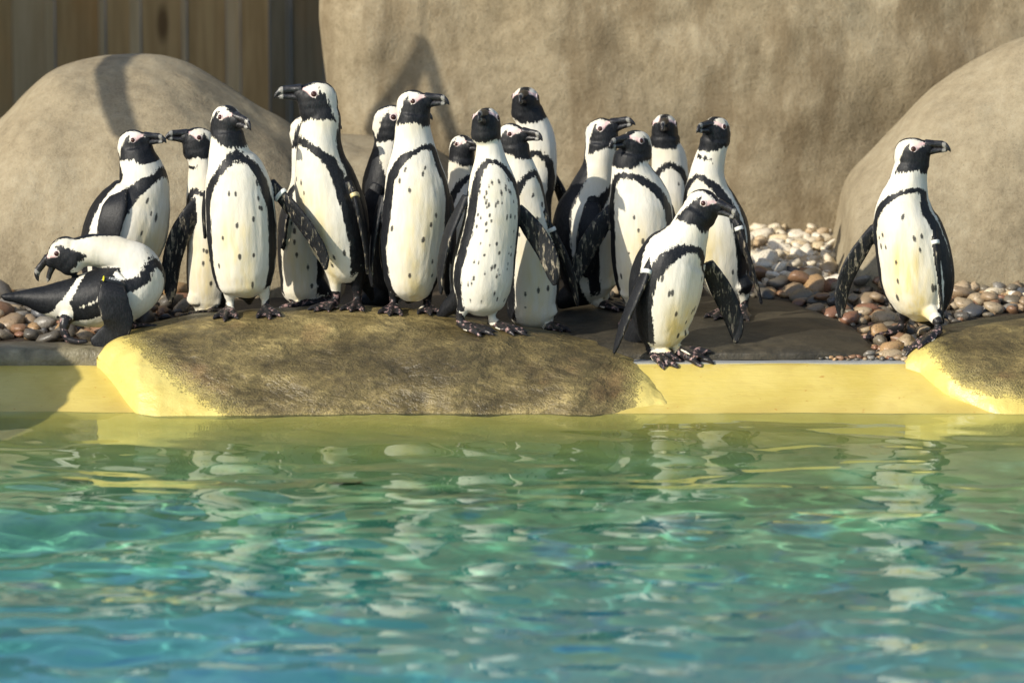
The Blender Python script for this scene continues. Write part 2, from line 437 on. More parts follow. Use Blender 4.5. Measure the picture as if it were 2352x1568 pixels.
shore = loft_rock('shore_rock', [(222, 822, -.03), (250, 789, .0), (300, 764, .05), (390, 746, .10), (490, 730, .15), (620, 719, .2), (760, 713, .22), (900, 719, .22),
    (1050, 736, .17), (1200, 765, .10), (1310, 786, .06), (1400, 808, .03), (1460, 836, .0), (1500, 872, -.06), (1530, 918, -.18)], M['shore'],
    [(222, -.022, .076), (250, -.075, .055), (275, -.13, .036), (300, -.20, .012), (330, -.28, -.02), (380, -.34, -.09), (480, -.38, -.16), (1350, -.36, -.16), (1460, -.33, -.13), (1530, -.27, -.05)], back=.42, b=1.15, a=.95,
    rough=.014, paint=[(265, 760), (300, 782), (345, 825), (400, 872), (450, 910), (520, 950), (600, 990), (1430, 1000), (1455, 930), (1470, 880), (1468, 830)][::-1])
tag(shore, 'long olive brown rock under the penguin group, its left end painted yellow', 'rock')
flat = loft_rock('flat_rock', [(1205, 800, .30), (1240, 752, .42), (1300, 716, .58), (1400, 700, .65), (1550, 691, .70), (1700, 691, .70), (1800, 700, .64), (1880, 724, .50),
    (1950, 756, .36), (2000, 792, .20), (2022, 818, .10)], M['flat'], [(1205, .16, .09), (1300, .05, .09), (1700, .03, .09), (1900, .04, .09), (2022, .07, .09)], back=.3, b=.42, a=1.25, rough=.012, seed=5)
tag(flat, 'low flat dark wet rock, toned darker for shade, beside the gravel behind the grey coping', 'rock')
srock = loft_rock('shore_rock', [(2078, 834, -.01), (2105, 806, .02), (2160, 770, .10), (2220, 750, .2), (2300, 738, .26), (2420, 733, .3), (2560, 742, .3), (2700, 800, .25)], M['shore'],
    [(2078, -.03, .07), (2110, -.06, .055), (2160, -.17, .03), (2240, -.26, -.02), (2310, -.33, -.1), (2700, -.36, -.16)], back=.35, b=1.1, rough=.012, seed=9,
    paint=[(2095, 770), (2125, 795), (2165, 835), (2205, 878), (2260, 902), (2360, 918), (2500, 930), (2800, 960)][::-1])
tag(srock, 'olive brown rock at the right edge with yellow paint along its waterline', 'rock')

def boulder(name, sil, yr, df, label, seed, foot_ratio=.6, mat='boulder', rough=.03, db=.5):
    o = loft_rock(name, [(x, y, yr) for x, y in sil], M[mat], [(sil[0][0], yr-df*.5, .06)] + [(x, yr-df, .06) for x, y in sil[1:-1]] + [(sil[-1][0], yr-df*.5, .06)], back=db, nx=150, nf=60, nb=20,
                  b=.82, a=1.0, rough=rough, seed=seed, zb=.05, rs=2.4)
    tag(o, label, 'boulder'); return o
lb = boulder('boulder', [(-420, 640), (-330, 540), (-200, 430), (-90, 345), (0, 275), (60, 212), (115, 165), (175, 140), (250, 128), (330, 125), (400, 136), (470, 165), (540, 208), (600, 247), (650, 276),
    (700, 320), (760, 400), (800, 520), (815, 640)], 1.45, .62, 'large smooth tan boulder on the left with a dark pole shadow across it', 3)
lb2 = boulder('boulder', [(600, 640), (625, 480), (660, 350), (700, 318), (760, 312), (850, 314), (940, 322), (1010, 350), (1070, 430), (1100, 560), (1110, 660)], 1.62, .45,
    'lower tan boulder behind the penguins, between the big left boulder and the rock wall', 8)
rb = boulder('boulder', [(1898, 650), (1915, 590), (1932, 510), (1942, 440), (1962, 398), (2005, 352), (2065, 288), (2135, 212), (2205, 158), (2280, 116), (2352, 86), (2450, 60), (2570, 70), (2700, 130), (2830, 280), (2900, 560)], 1.35, .46,
    'large smooth tan boulder at the right edge behind the lone penguin', 14)

# rock wall
WY = 1.74
def rock_wall():
    z = np.linspace(0, 2.25, 90); V = []
    x0 = P(736, 80, 1.8)[0]; n = 200
    for zz in z:
        edge = x0 + .012*math.sin(zz*5) + np.interp(zz, [0, .3, .45, .6, .8, 1.2, 2.25], [.16, .09, .035, .012, .0, .02, .12])
        for i in range(n):
            u = i/(n-1)
            if u < .14:
                q = (1-u/.14)*math.pi*.55; x = edge + .16*(1-math.sin(min(q, math.pi/2))) ; y = WY + .16*(1-math.cos(q)) + (.5*(q-math.pi/2) if q > math.pi/2 else 0)
                if q > math.pi/2: x = edge
            else: x = edge + .16 + (u-.14)/.86*4.2; y = WY
            y += .13*(zz-.4)*max(0, min(1, zz)) * .6 - .06*math.sin(x*2.1+.5) + .35*max(0, zz-1.7)**2
            p = np.array([x, y, zz])
            y += .045*fbm(p, 1.3, 4) + .016*fbm(p+5, 4.5, 4)
            V.append((x, y, zz + .0))
    return mesh_obj('rock_wall', V, grid_faces(len(z), n), M['wall'])
rw = rock_wall(); keep(rw)
tag(rw, 'tall stained tan rock wall behind the penguins with an arrow shaped shadow', 'rock wall')

# fence of vertical boards
fe = empty('fence', (P(300, 300, 4.2)[0], 4.2, .1), 'shaded brown fence of upright wooden boards behind the left boulder', 'fence')
def box(x0, x1, y0, y1, z0, z1):
    v = [(x, y, z) for x in (x0, x1) for y in (y0, y1) for z in (z0, z1)]
    f = [(0, 1, 3, 2), (4, 6, 7, 5), (0, 4, 5, 1), (2, 3, 7, 6), (0, 2, 6, 4), (1, 5, 7, 3)]
    return v, f
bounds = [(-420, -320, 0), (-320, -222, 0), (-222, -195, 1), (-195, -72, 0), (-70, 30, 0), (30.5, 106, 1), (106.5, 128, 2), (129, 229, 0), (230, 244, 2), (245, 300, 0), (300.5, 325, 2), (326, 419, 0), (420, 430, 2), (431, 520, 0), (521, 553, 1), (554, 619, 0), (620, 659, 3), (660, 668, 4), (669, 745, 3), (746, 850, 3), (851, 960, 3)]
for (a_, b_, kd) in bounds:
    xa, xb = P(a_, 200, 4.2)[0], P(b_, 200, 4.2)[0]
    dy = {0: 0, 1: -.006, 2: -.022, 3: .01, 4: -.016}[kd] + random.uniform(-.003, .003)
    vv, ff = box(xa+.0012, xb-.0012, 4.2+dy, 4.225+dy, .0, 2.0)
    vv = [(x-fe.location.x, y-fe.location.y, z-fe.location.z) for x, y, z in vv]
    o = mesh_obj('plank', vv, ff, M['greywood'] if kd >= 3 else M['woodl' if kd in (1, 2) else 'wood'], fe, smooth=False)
    if kd >= 3: o['label'] = 'dark board at the right end'
vv, ff = box(P(-420, 200, 4.2)[0], P(960, 200, 4.2)[0], 4.24, 4.29, 1.2, 1.3)
mesh_obj('rail', [(x-fe.location.x, y-fe.location.y, z-fe.location.z) for x, y, z in vv], ff, M['wood'], fe, smooth=False)

# concrete kerb on the left, thin grey coping on the right
def kerb():
    xa, xb = -3.2, P(262, 800, .0)[0]; n = 160; V = []
    pr = [(-.012, .070), (-.014, .090), (-.012, .112), (-.006, .122), (.004, .127), (.05, .129), (.11, .128), (.125, .09)]
    for i in range(n):
        x = xa + (xb-xa)*i/(n-1)
        for (y, z) in pr:
            d = .006*fbm((x*9, y*9, z*30), 1.2, 4)
            V.append((x, y + d*.8, z + d*.6))
    return mesh_obj('kerb', V, [tuple(reversed(q)) for q in grid_faces(n, len(pr))], M['kerb'])
k = keep(kerb()); tag(k, 'wet chipped concrete kerb edging the pebbles at the left pool side', 'kerb')
vv, ff = box(P(1380, 830, 0)[0], P(2110, 830, 0)[0], -.002, .05, .05, .0900)
k2 = mesh_obj('coping', vv, ff, M['strip'], smooth=False); keep(k2)
tag(k2, 'thin grey coping strip along the top of the yellow pool side', 'coping')

BV = None
def build_bvh():
    global BV
    V = []; F = []
    for v, f in surf:
        o = len(V); V += v; F += [tuple(i+o for i in q) for q in f]
    BV = BVHTree.FromPolygons(V, F)
build_bvh()
def hit(px, py):
    h = BV.ray_cast(Vector(CP), Vector(ray(px, py)))
    return np.array(h[0]) if h[0] is not None else None
def drop(x, y):
    h = BV.ray_cast(Vector((x, y, .36)), Vector((0, 0, -1)))
    if h[0] is None: return .1
    # feet on the pebble beds stand on top of the stones
    return h[0].z + (.020 if abs(h[0].z-(G(y)-.012)) < .003 and y > .01 else 0)

# ------------------------------------------------------------------ penguins
VOX = .0031
CROPS = {1: (0, 201, .4027), 2: (402, 172.3, .3844), 3: (775.2, 172.3, .4028), 4: (1234.5, 229.7, .4247), 5: (1808.7, 287.1, .4211), 6: (0, 505.3, .2087)}
def fvec(yaw, pitch=0):
    y, p = R(yaw), R(pitch)
    return np.array([math.sin(y)*math.cos(p), -math.cos(y)*math.cos(p), math.sin(p)])
def nrm(a): return a/np.maximum(np.linalg.norm(a, axis=-1, keepdims=True), 1e-9)
def tube(pts, A, B, ra, rb, n=20, power=2.0):
    """closed sweep with elliptical section: axes A, B (per ring), radii ra, rb"""
    V = []; m = len(pts)
    th = np.linspace(0, 2*math.pi, n, endpoint=False)
    c, s = np.cos(th), np.sin(th)
    if power != 2.0: c = np.sign(c)*np.abs(c)**(2/power); s = np.sign(s)*np.abs(s)**(2/power)
    for i in range(m): V.append(pts[i][None] + c[:, None]*A[i]*ra[i] + s[:, None]*B[i]*rb[i])
    V = np.concatenate(V); F = grid_faces(m, n, True)
    V = np.concatenate([V, [pts[0], pts[-1]]])
    for j in range(n):
        F.append((m*n, j, (j+1) % n)[::-1]); F.append((m*n+1, (m-1)*n+j, (m-1)*n+(j+1) % n))
    return V, F
def sphere_pts(c, ax, rad, n=20, m=14):
    """ellipsoid: centre c, axes rows ax, radii rad"""
    V = []
    for i in range(1, m):
        q = math.pi*i/m
        for j in range(n):
            a = 2*math.pi*j/n
            V.append(c + ax[0]*rad[0]*math.sin(q)*math.cos(a) + ax[1]*rad[1]*math.sin(q)*math.sin(a) + ax[2]*rad[2]*math.cos(q))
    F = grid_faces(m-1, n, True); k = len(V); V += [c + ax[2]*rad[2], c - ax[2]*rad[2]]
    for j in range(n):
        F.append((k, (j+1) % n, j)); F.append((k+1, (m-2)*n+j, (m-2)*n+(j+1) % n))
    return np.array(V), F
def cap_chain(pts, rad, n=12, flat=None):
    """capsule chain: rounded tube through pts"""
    pts = [np.asarray(p, float) for p in pts]; out = []
    P_, R_ = [], []
    d0 = nrm(pts[1]-pts[0]); d1 = nrm(pts[-1]-pts[-2])
    for a in (1.0, .7): P_.append(pts[0]-d0*rad[0]*a*.9); R_.append(rad[0]*math.sqrt(max(0.02, 1-a*a)))
    for i in range(len(pts)):
        P_.append(pts[i]); R_.append(rad[i])
        if i+1 < len(pts):
            for u in (.33, .66): P_.append(pts[i]*(1-u)+pts[i+1]*u); R_.append(rad[i]*(1-u)+rad[i+1]*u)
    for a in (.7, 1.0): P_.append(pts[-1]+d1*rad[-1]*a*.9); R_.append(rad[-1]*math.sqrt(max(0.02, 1-a*a)))
    P_ = np.array(P_); R_ = np.array(R_)
    T = nrm(np.gradient(P_, axis=0)); up = np.array([.13, .31, .94])
    if abs(nrm(pts[-1]-pts[0])@up) > .9: up = np.array([.9, .1, .2])
    A = nrm(np.cross(T, up)); B = np.cross(A, T)
    return tube(P_, A, B, R_, R_ if flat is None else R_*flat, n)
def poly_sdf(x, y, poly):
    poly = np.array(poly, float); n = len(poly)
    d = np.full(x.shape, 1e9); ins = np.zeros(x.shape, bool)
    for i in range(n):
        a, b = poly[i], poly[(i+1) % n]; e = b-a
        t = np.clip(((x-a[0])*e[0]+(y-a[1])*e[1])/(e@e), 0, 1)
        d = np.minimum(d, np.hypot(x-a[0]-t*e[0], y-a[1]-t*e[1]))
        c = (a[1] > y) != (b[1] > y)
        with np.errstate(divide='ignore', invalid='ignore'):
            xi = (b[0]-a[0])*(y-a[1])/(b[1]-a[1] if b[1] != a[1] else 1e-9)+a[0]
        ins ^= c & (x < xi)
    return np.where(ins, d, -d)
MASK = [(-10, 28), (-22, 15), (-34, -14), (-48, -56), (-22, -48), (15, -46), (34, -58), (80, -60), (80, 42), (41, 40), (38, 27), (27, 23), (17, 20), (12, 11), (3, 8), (-5, 14)]
PINK = [(-4, 10), (13, 10), (25, 21), (38, 26), (41, 34), (26, 34), (8, 25), (-5, 19)]

# shared beak and eye meshes in head coordinates (x forward, y left, z up), metres
def beak_mesh(opened):
    def loft(rows):
        rows = np.array(rows, float)/1000; rows[:, 0] = .034 + (rows[:, 0]-.034)*.92
        t = np.linspace(0, 1, 26); rr = pchip(t, np.linspace(0, 1, len(rows)), rows)
        pts = np.stack([rr[:, 0], 0*t, (rr[:, 1]+rr[:, 2])/2], -1)
        A = np.tile([0, 1., 0], (26, 1)); B = np.tile([0, 0, 1.], (26, 1))
        return tube(pts, A, B, np.maximum(rr[:, 3], .0006), np.maximum((rr[:, 1]-rr[:, 2])/2, .0006), 16)
    up = [(32, 37, 12, 16), (44, 36, 14, 14), (58, 34.5, 14.5, 10.5), (72, 34, 14.5, 8), (84, 33, 13.5, 7), (94, 28.5, 10, 6), (102, 20.5, 5, 4.4), (107, 11.5, 2.5, 1.6), (107.6, 8, 5, .8)]
    lo = [(32, 13, -10, 15), (44, 14.5, -7, 12.5), (58, 15, -3.5, 9.5), (72, 15, -.5, 7), (84, 14.5, .5, 6), (92, 12, 2, 4.8), (98, 9, 5, 2.4)]
    V1, F1 = loft(up); V2, F2 = loft(lo)
    if opened:
        a = R(-24); c, s = math.cos(a), math.sin(a); q = V2 - np.array([.034, 0, .012])
        V2 = np.stack([q[:, 0]*c-q[:, 2]*s, q[:, 1], q[:, 0]*s+q[:, 2]*c], -1) + np.array([.034, 0, .012])
    me = bpy.data.meshes.new('beak'); n = len(V1)
    me.from_pydata([tuple(map(float, p)) for p in np.concatenate([V1, V2])], [], F1 + [tuple(i+n for i in f) for f in F2])
    me.polygons.foreach_set('use_smooth', [True]*len(me.polygons)); me.materials.append(M['beak']); return me
BEAK = beak_mesh(False); BEAK_OPEN = beak_mesh(True)
def small_mesh(name, V, F, mat):
    me = bpy.data.meshes.new(name); me.from_pydata([tuple(map(float, p)) for p in V], [], F)
    me.polygons.foreach_set('use_smooth', [True]*len(me.polygons)); me.materials.append(mat); return me
I3 = np.eye(3)
EYE = small_mesh('eye', *sphere_pts(np.zeros(3), I3, (.0072, .0072, .0054)), M['eye'])
def ring_mesh(r1, r2, n=24, m=8):
    V = []
    for i in range(n):
        a = 2*math.pi*i/n
        for j in range(m):
            b = 2*math.pi*j/m; rr = r1+r2*math.cos(b)
            V.append((rr*math.cos(a), rr*math.sin(a), r2*1.0*math.sin(b)))
    F = []
    for i in range(n):
        for j in range(m):
            F.append((i*m+j, ((i+1) % n)*m+j, ((i+1) % n)*m+(j+1) % m, i*m+(j+1) % m))
    return V, F
RING = small_mesh('eye_ring', *ring_mesh(.0080, .0018), M['eyering'])

bodies = []
def penguin(crop, spine, head, label, yaw=0, Y=None, feet=(), flip=(), legs=(), band_y=None, bandw=.011, spots=9, tail=None, hs=1.0, opened=False,
            wing_band=None, fronts=None, seed=0, chin=None, backang=97, stain=.85, band=True, dys=None, girth=1.0):
    ox, oy, k = CROPS[crop]
    cv = lambda x, y: (ox + x*k, oy + y*k)
    # feet on the ground first: they fix the depth
    ft = []
    for f in feet:
        p = hit(*cv(f[0], f[1]))
        if Y is not None and (p is None or abs(p[1]-(Y-.02)) > .09):
            q = P(*cv(f[0], f[1]), Y-.02); p = np.array([q[0], q[1], drop(q[0], q[1])])
        ft.append((p, f[2], f[3] if len(f) > 3 else None))
    if Y is None: Y = float(np.mean([p[1] for p, *_ in ft])) + .02
    S = mpp(Y)*k
    if feet: print('penguin', seed, 'Y', round(Y, 3), 'feet', [(round(float(p[1]), 3), round(float(p[2]), 3)) for p, *_ in ft], 'bottom z', round(float(P(*cv(spine[0][0], spine[0][1]), Y)[2]), 3))
    sp = np.array(spine, float)
    n = 110
    tk = np.concatenate([[0], np.cumsum(np.maximum(np.hypot(*np.diff(sp[:, :2], axis=0).T), 8))])
    t = np.linspace(0, tk[-1], n)
    cc = pchip(t, tk, sp[:, :3]); cc[:, 2] = np.maximum(cc[:, 2], 4)
    dy = np.interp(t, tk, dys) if dys is not None else np.zeros(n)
    ctr = np.array([P(*cv(a, b), Y + d) for (a, b, _), d in zip(cc, dy)]); rad = cc[:, 2]*S*girth
    T = nrm(np.gradient(ctr, axis=0))
    hx, hy, hyaw, hpitch = head[:4]; hdy = head[4] if len(head) > 4 else 0
    if fronts is not None:
        fr = np.stack([np.interp(t, tk, np.array(fronts)[:, i]) for i in range(3)], -1)
    else:
        u = np.clip((t/tk[-1]-.62)/.36, 0, 1); u = u*u*(3-2*u)
        dyaw = max(-80, min(80, hyaw-yaw))
        fr = np.array([fvec(yaw + dyaw*q) for q in u])
    Fv = nrm(fr - T*(fr*T).sum(-1, keepdims=True)); Sv = np.cross(T, Fv)
    parts = [tube(ctr, Sv, Fv, rad, rad, 28)]
    # head
    H = P(*cv(hx, hy), Y + hdy)
    f = fvec(hyaw, hpitch); up = np.cross(np.cross(f, [0, 0, 1.]), f) if abs(hpitch) < 80 else np.array([0, 0, 1.])
    up = nrm(up); left = np.cross(up, f); ax = np.stack([f, left, up]); h = hs*S/ (k*mpp(Y))
    h = hs
    loc = lambda a, b: H + (f*a + up*b)*h/1000
    parts.append(sphere_pts(loc(-5, 0), ax, np.array([49, 39, 42])*h/1000, 28, 18))
    parts.append(sphere_pts(loc(-6, -14), ax, np.array([50, 41, 38])*h/1000, 28, 18)); parts.append(sphere_pts(loc(-5, -32), ax, np.array([47, 42, 36])*h/1000, 28, 18))
    parts.append(sphere_pts(loc(29, 11), ax, np.array([26, 19, 24])*h/1000, 20, 14))
    # neck bridge from the last spine sample into the head
    parts.append(cap_chain([ctr[-6], loc(-6, -14)], [rad[-6], 38*h/1000], 20))
    # flippers
    fl = []
    for q in flip:
        pts = np.array(q['p'], float); m = 46
        tf = np.concatenate([[0], np.cumsum(np.hypot(*np.diff(pts[:, :2], axis=0).T))]); tt = np.linspace(0, tf[-1], m)
        c2 = pchip(tt, tf, pts)
        w = np.array([P(*cv(a, b), Y + d) for a, b, d in c2[:, :3]])
        Tn = nrm(np.gradient(w, axis=0)); N = np.tile(fvec(q['n'], q.get('np', 0)), (m, 1)); N = nrm(N - Tn*(N*Tn).sum(-1, keepdims=True)); W = np.cross(Tn, N)
        u = tt/tf[-1]
        hw = q.get('w', .024)*np.interp(u, [0, .12, .3, .5, .75, .9, 1.0], [.62, .80, 1.0, 1.02, .88, .62, .22])
        ht = np.interp(u, [0, .2, .6, 1], [.0105, .0080, .0058, .0046])
        parts.append(tube(w, W, N, hw, ht, 22, 2.4)); fl.append((w, W, N, hw, ht))
    # legs and feet
    legcaps = []
    for p, fy, lean in ft:
        g = fvec(fy); side = np.array([-g[1], g[0], 0])
        gz = drop(p[0], p[1]); base = np.array([p[0], p[1], gz])
        fs = 1.12
        def onground(q, hgt):
            z = drop(q[0], q[1]); z = min(max(z, base[2]-.05), base[2]+.03)
            return np.array([q[0], q[1], z + hgt])
        heel = onground(base - g*.012, .013)
        # nearest lower torso point
        top = ctr[8] + np.array([0, 0, .02]) + nrm((base-ctr[8])*np.array([1, 1, 0]))*min(.045, np.linalg.norm((base-ctr[8])[:2]))
        ank = heel + np.array([0, 0, .022]) - g*.004
        mid = ank*.55 + top*.45
        parts.append(cap_chain([top, mid, ank, heel], [.034, .0200, .0125, .0122], 14)); legcaps.append(([mid*.30+ank*.70, ank, heel], [.0105, .0125, .0135]))
        for sgn, ln in ((-1, .064), (0, .076), (1, .064)):
            a = R(23*sgn); d = g*math.cos(a) + side*math.sin(a)
            p0 = heel + d*.004; p1 = onground(base + d*ln*.5*fs, .010); p2 = onground(base + d*ln*fs, .0062); p3 = onground(base + d*(ln+.013)*fs, .0030)
            parts.append(cap_chain([p0, p1, p2, p3], [.0120, .0098, .0082, .0034], 10)); legcaps.append(([p0, p1, p2, p3], [.013, .011, .009, .006]))
        wq = onground(base + g*.030*fs, .0060)
        axw = np.stack([g, side, np.array([0, 0, 1.])]); dz = onground(base + g*.06, 0)[2]-onground(base, 0)[2]
        axw[0] = nrm(g + np.array([0, 0, dz/.06])); axw[2] = np.cross(axw[0], side)*1.0
        parts.append(sphere_pts(wq, axw, (.042, .031, .0064), 18, 10)); legcaps.append(([wq - g*.02, wq+g*.026], [.02, .027]))
        parts.append(cap_chain([heel, heel - g*.016 + np.array([0, 0, -.004])], [.007, .0035], 8)); legcaps.append(([heel, heel - g*.016], [.008, .005]))
    for lg in legs:
        pts = [P(*cv(a, b), Y + d) for a, b, d, r_ in lg]; rr = [r_/1000 for *_, r_ in lg]
        parts.append(cap_chain(pts, rr, 14)); legcaps.append((pts[1:], [r_*1.05 for r_ in rr[1:]]))
    # tail
    tl = []
    if tail is not None:
        pts = [P(*cv(a, b), Y + d) for a, b, d, r_ in tail]; rr = [r_/1000 for *_, r_ in tail]
    else:
        b0 = ctr[7]; bk = -fvec(yaw)
        z1 = drop(b0[0]+bk[0]*.10, b0[1]+bk[1]*.10) + .016
        pts = [b0 + bk*rad[7]*.4, b0 + bk*.085 + np.array([0, 0, -.03]), np.array([b0[0]+bk[0]*.125, b0[1]+bk[1]*.125, min(z1, b0[2]-.03)])]; rr = [.045, .026, .008]
    parts.append(cap_chain(pts, rr, 16)); tl.append((pts, rr))
    V = []; F = []
    for a, b in parts:
        o = len(V); V += list(a); F += [tuple(i+o for i in q) for q in b]
    base = np.array([np.mean([p[0] for p, *_ in ft]) if ft else ctr[5][0], Y, 0]); base[2] = drop(base[0], base[1])
    root = empty('penguin', base, label, 'penguin', 'black and white penguins gathered on the pool edge')
    me = bpy.data.meshes.new('body'); me.from_pydata([tuple(map(float, p-base)) for p in V], [], F)
    ob = bpy.data.objects.new('body_source', me); C.objects.link(ob)
    md = ob.modifiers.new('r', 'REMESH'); md.mode = 'VOXEL'; md.voxel_size = VOX
    md = ob.modifiers.new('s', 'SMOOTH'); md.factor = .5; md.iterations = 4
    bodies.append(dict(src=ob, root=root, base=base, ctr=ctr, rad=rad, Sv=Sv, Fv=Fv, H=H, ax=ax, h=h, fl=fl, legs=legcaps, tail=tl, band_y=(cv(0, band_y)[1] if band_y else None), bandw=bandw,
                       spots=spots, seed=seed, chin=(cv(0, chin)[1] if chin else None), opened=opened, wing_band=wing_band, backang=backang, stain=stain, yaw=yaw, band=band, crop=crop, Y=Y))
    return bodies[-1]

def cap_dist(V, pts, rad):
    d = np.full(len(V), 1e9)
    for i in range(len(pts)-1):
        a, b = np.asarray(pts[i]), np.asarray(pts[i+1]); e = b-a
        t = np.clip(((V-a)@e)/max(e@e, 1e-9), 0, 1)
        d = np.minimum(d, np.linalg.norm(V-a-t[:, None]*e, axis=1) - (rad[i]*(1-t)+rad[i+1]*t))
    return d

def finish(b, me):
    n = len(me.vertices); V = np.empty(n*3); me.vertices.foreach_get('co', V); V = V.reshape(-1, 3) + b['base']
    nor = np.empty(n*3); me.vertices.foreach_get('normal', nor); nor = nor.reshape(-1, 3)
    ctr, rad = b['ctr'], b['rad']; rs = np.random.RandomState(b['seed']+3)
    # melt the seams of trunk, neck and head (limbs keep their shape)
    lim = np.full(n, 1e9)
    for pts, rr in b['legs']: lim = np.minimum(lim, cap_dist(V, pts, rr))
    for (w, W, N, hw, ht) in b['fl']:
        lim = np.minimum(lim, cap_dist(V, w[::5], hw[::5]*.9))
    wgt = np.clip((lim-.002)/.012, 0, 1)[:, None]
    ed = np.empty(len(me.edges)*2, dtype=np.int32); me.edges.foreach_get('vertices', ed); e0, e1 = ed[0::2], ed[1::2]
    cnt = np.bincount(e0, minlength=n) + np.bincount(e1, minlength=n)
    for it in range(26):
        avg = np.stack([np.bincount(e0, V[e1, i], n) + np.bincount(e1, V[e0, i], n) for i in range(3)], -1)/np.maximum(cnt, 1)[:, None]
        V = V + wgt*(.6 if it % 2 == 0 else -.52)*(avg-V)
    me.vertices.foreach_set('co', (V-b['base']).ravel()); me.update()
    nv = np.empty(n*3); me.vertices.foreach_get('normal', nv); nv = nv.reshape(-1, 3)
    so = b['seed']*7.3
    dd_ = np.array([mnoise.noise(Vector((p[0]*26+so, p[1]*26, p[2]*9)))*.0024 + mnoise.noise(Vector((p[0]*95, p[1]*95+so, p[2]*30)))*.0005 for p in V])
    V = V + nv*(dd_[:, None]*wgt)
    me.vertices.foreach_set('co', (V-b['base']).ravel()); me.update()
    d2 = ((V[:, None, :].astype(np.float32)-ctr[None].astype(np.float32))**2).sum(-1)
    dn = np.sqrt(d2) - rad[None].astype(np.float32)
    ix = dn.argmin(1); dT = dn[np.arange(n), ix]
    seg = np.concatenate([[0], np.cumsum(np.linalg.norm(np.diff(ctr, axis=0), axis=1))]); L = seg[-1]
    q = V - ctr[ix]; xs = (q*b['Sv'][ix]).sum(-1); xf = (q*b['Fv'][ix]).sum(-1)
    th = np.degrees(np.arctan2(xs, xf)); ath = np.abs(th)
    s = L - seg[ix]                                    # metres down from the head
    r = rad[ix]
    # head frame
    hq = (V-b['H'])@b['ax'].T/b['h']*1000; hf, hl, hu = hq.T
    nearH = np.linalg.norm(hq*np.array([1, 1, 1.0]), axis=1)
    # part ownership
    dF = np.full(n, 1e9); mott = np.zeros(n)
    for (w, W, N, hw, ht) in b['fl']:
        dd = ((V[:, None, :].astype(np.float32)-w[None].astype(np.float32))**2).sum(-1); j = dd.argmin(1)
        qq = V-w[j]; a = np.abs((qq*W[j]).sum(-1))-hw[j]; c = (qq*N[j]).sum(-1)
        d = np.maximum(np.maximum(a, np.abs(c)-ht[j]), np.sqrt(dd[np.arange(n), j]) - np.maximum(hw[j], .012) - .004)
        u = d < dF; dF[u] = d[u]; inner = (nor*N[j]).sum(-1) < .1
        mott[u] = np.where(inner, .75, .0)[u]
        edge = np.clip(1-np.abs(a+.004)/.005, 0, 1)
        mott[u] = np.maximum(mott[u], (edge*.6)[u])
    dL = np.full(n, 1e9)
    for pts, rr in b['legs']: dL = np.minimum(dL, cap_dist(V, pts, rr))
    dTl = np.full(n, 1e9)
    for pts, rr in b['tail']: dTl = np.minimum(dTl, cap_dist(V, pts, rr))
    D = np.stack([dT, dF, dL, dTl + .004], 1); own = D.argmin(1)
    # torso pattern ------------------------------------------------
    qy = proj(ctr)[1]
    if b['band_y'] is not None:
        # last sample from the head whose height passes the band
        kk = len(ctr)-1-int(np.argmin(np.abs(qy[::-1]-b['band_y']))) if b.get('rev') else int(np.argmin(np.abs(qy-b['band_y'])))
        s0 = L - seg[kk] - .0
    else: s0 = .16
    if b.get('s0') is not None: s0 = b['s0']
    B = b['backang']
    bt = np.interp(s, [0, .03, s0*.55, s0, s0+.06, s0+.14, L], [158, 155, 138, 112, B-2, B-12, B-16])
    back = (ath-bt)*math.pi/180*r
    pat = back
    if b['band']:
        s1 = s0+.115; thm = np.interp(s, [s0, s0+.12, L], [60, 66, 70])
        w = r*math.pi/180
        U = ath/thm; vv = np.clip((s1-s)/(s1-s0), 0, None)
        rr = np.sqrt(U**2 + vv**2)
        scale = np.sqrt((U*thm*w)**2 + (vv*(s1-s0))**2)/np.maximum(rr, 1e-3)
        dist = np.abs(rr-1)*scale
        wid = b['bandw']*np.interp(ath, [0, 28, 55, 90], [.78, .95, 1.75, 2.0])*np.interp(s, [s0, s0+.1, s0+.2, L], [1, 1, 1.15, .8])
        end = (L-.045)-s
        bandf = np.minimum(wid-dist, end*.8)
        pat = np.maximum(pat, bandf)
    if b['chin'] is not None:
        kk = int(np.argmin(np.abs(qy-b['chin']))); sc_ = L-seg[kk]
        pat = np.maximum(pat, np.minimum(.005-np.abs(s-sc_), (34-ath)*math.pi/180*r*.5))
    if b.get('rump'):
        kk = int(np.argmin(np.abs(proj(ctr)[0]-b['rump']))); sr = L-seg[kk]
        ed_ = s - (sr + (92-ath)*.00075)
        stripe = (ed_ < 0) & (ed_ > -.028) & (ath > 30)
        pat = np.where(stripe, np.minimum(-ed_, ed_+.028)*-1, pat)
        pat = np.where(ed_ >= 0, np.maximum(pat, ed_), pat)
        b2 = np.minimum(.017-np.abs(ed_+.045), (ath-42)*.002)
        pat = np.where(ed_ < -.028, np.maximum(pat, b2), pat)
        for pts, rr in b['thighs']:
            pat = np.where(cap_dist(V, pts, rr) < .003, -.02, pat)
    # belly spots
    spot = np.full(n, -.03)
    for _ in range(b['spots'] + (3 if 3 < b['spots'] < 30 else 0)):
        a = rs.uniform(-48, 48); ss = s0 + .05 + rs.uniform(0, 1)**.9*max(.08, (L-s0-.11)); sz = rs.uniform(.0020, .0037) if b['spots'] > 30 else rs.uniform(.0030, .0050)
        dd = np.sqrt(((th-a)*math.pi/180*r)**2 + ((s-ss)*.62)**2)
        spot = np.maximum(spot, sz-dd)
    pat = np.where(s > L-.018, np.maximum(pat, np.where(ath > 60, .004, -.02)), pat)
    # head pattern --------------------------------------------------
    mask = poly_sdf(hf, hu, MASK)/1000*b['h']
    crown = np.minimum(13-np.abs(hl), np.maximum(hu-20, -hf-34))/1000*b['h']
    inh = (nearH < 92) & (hu > -66)
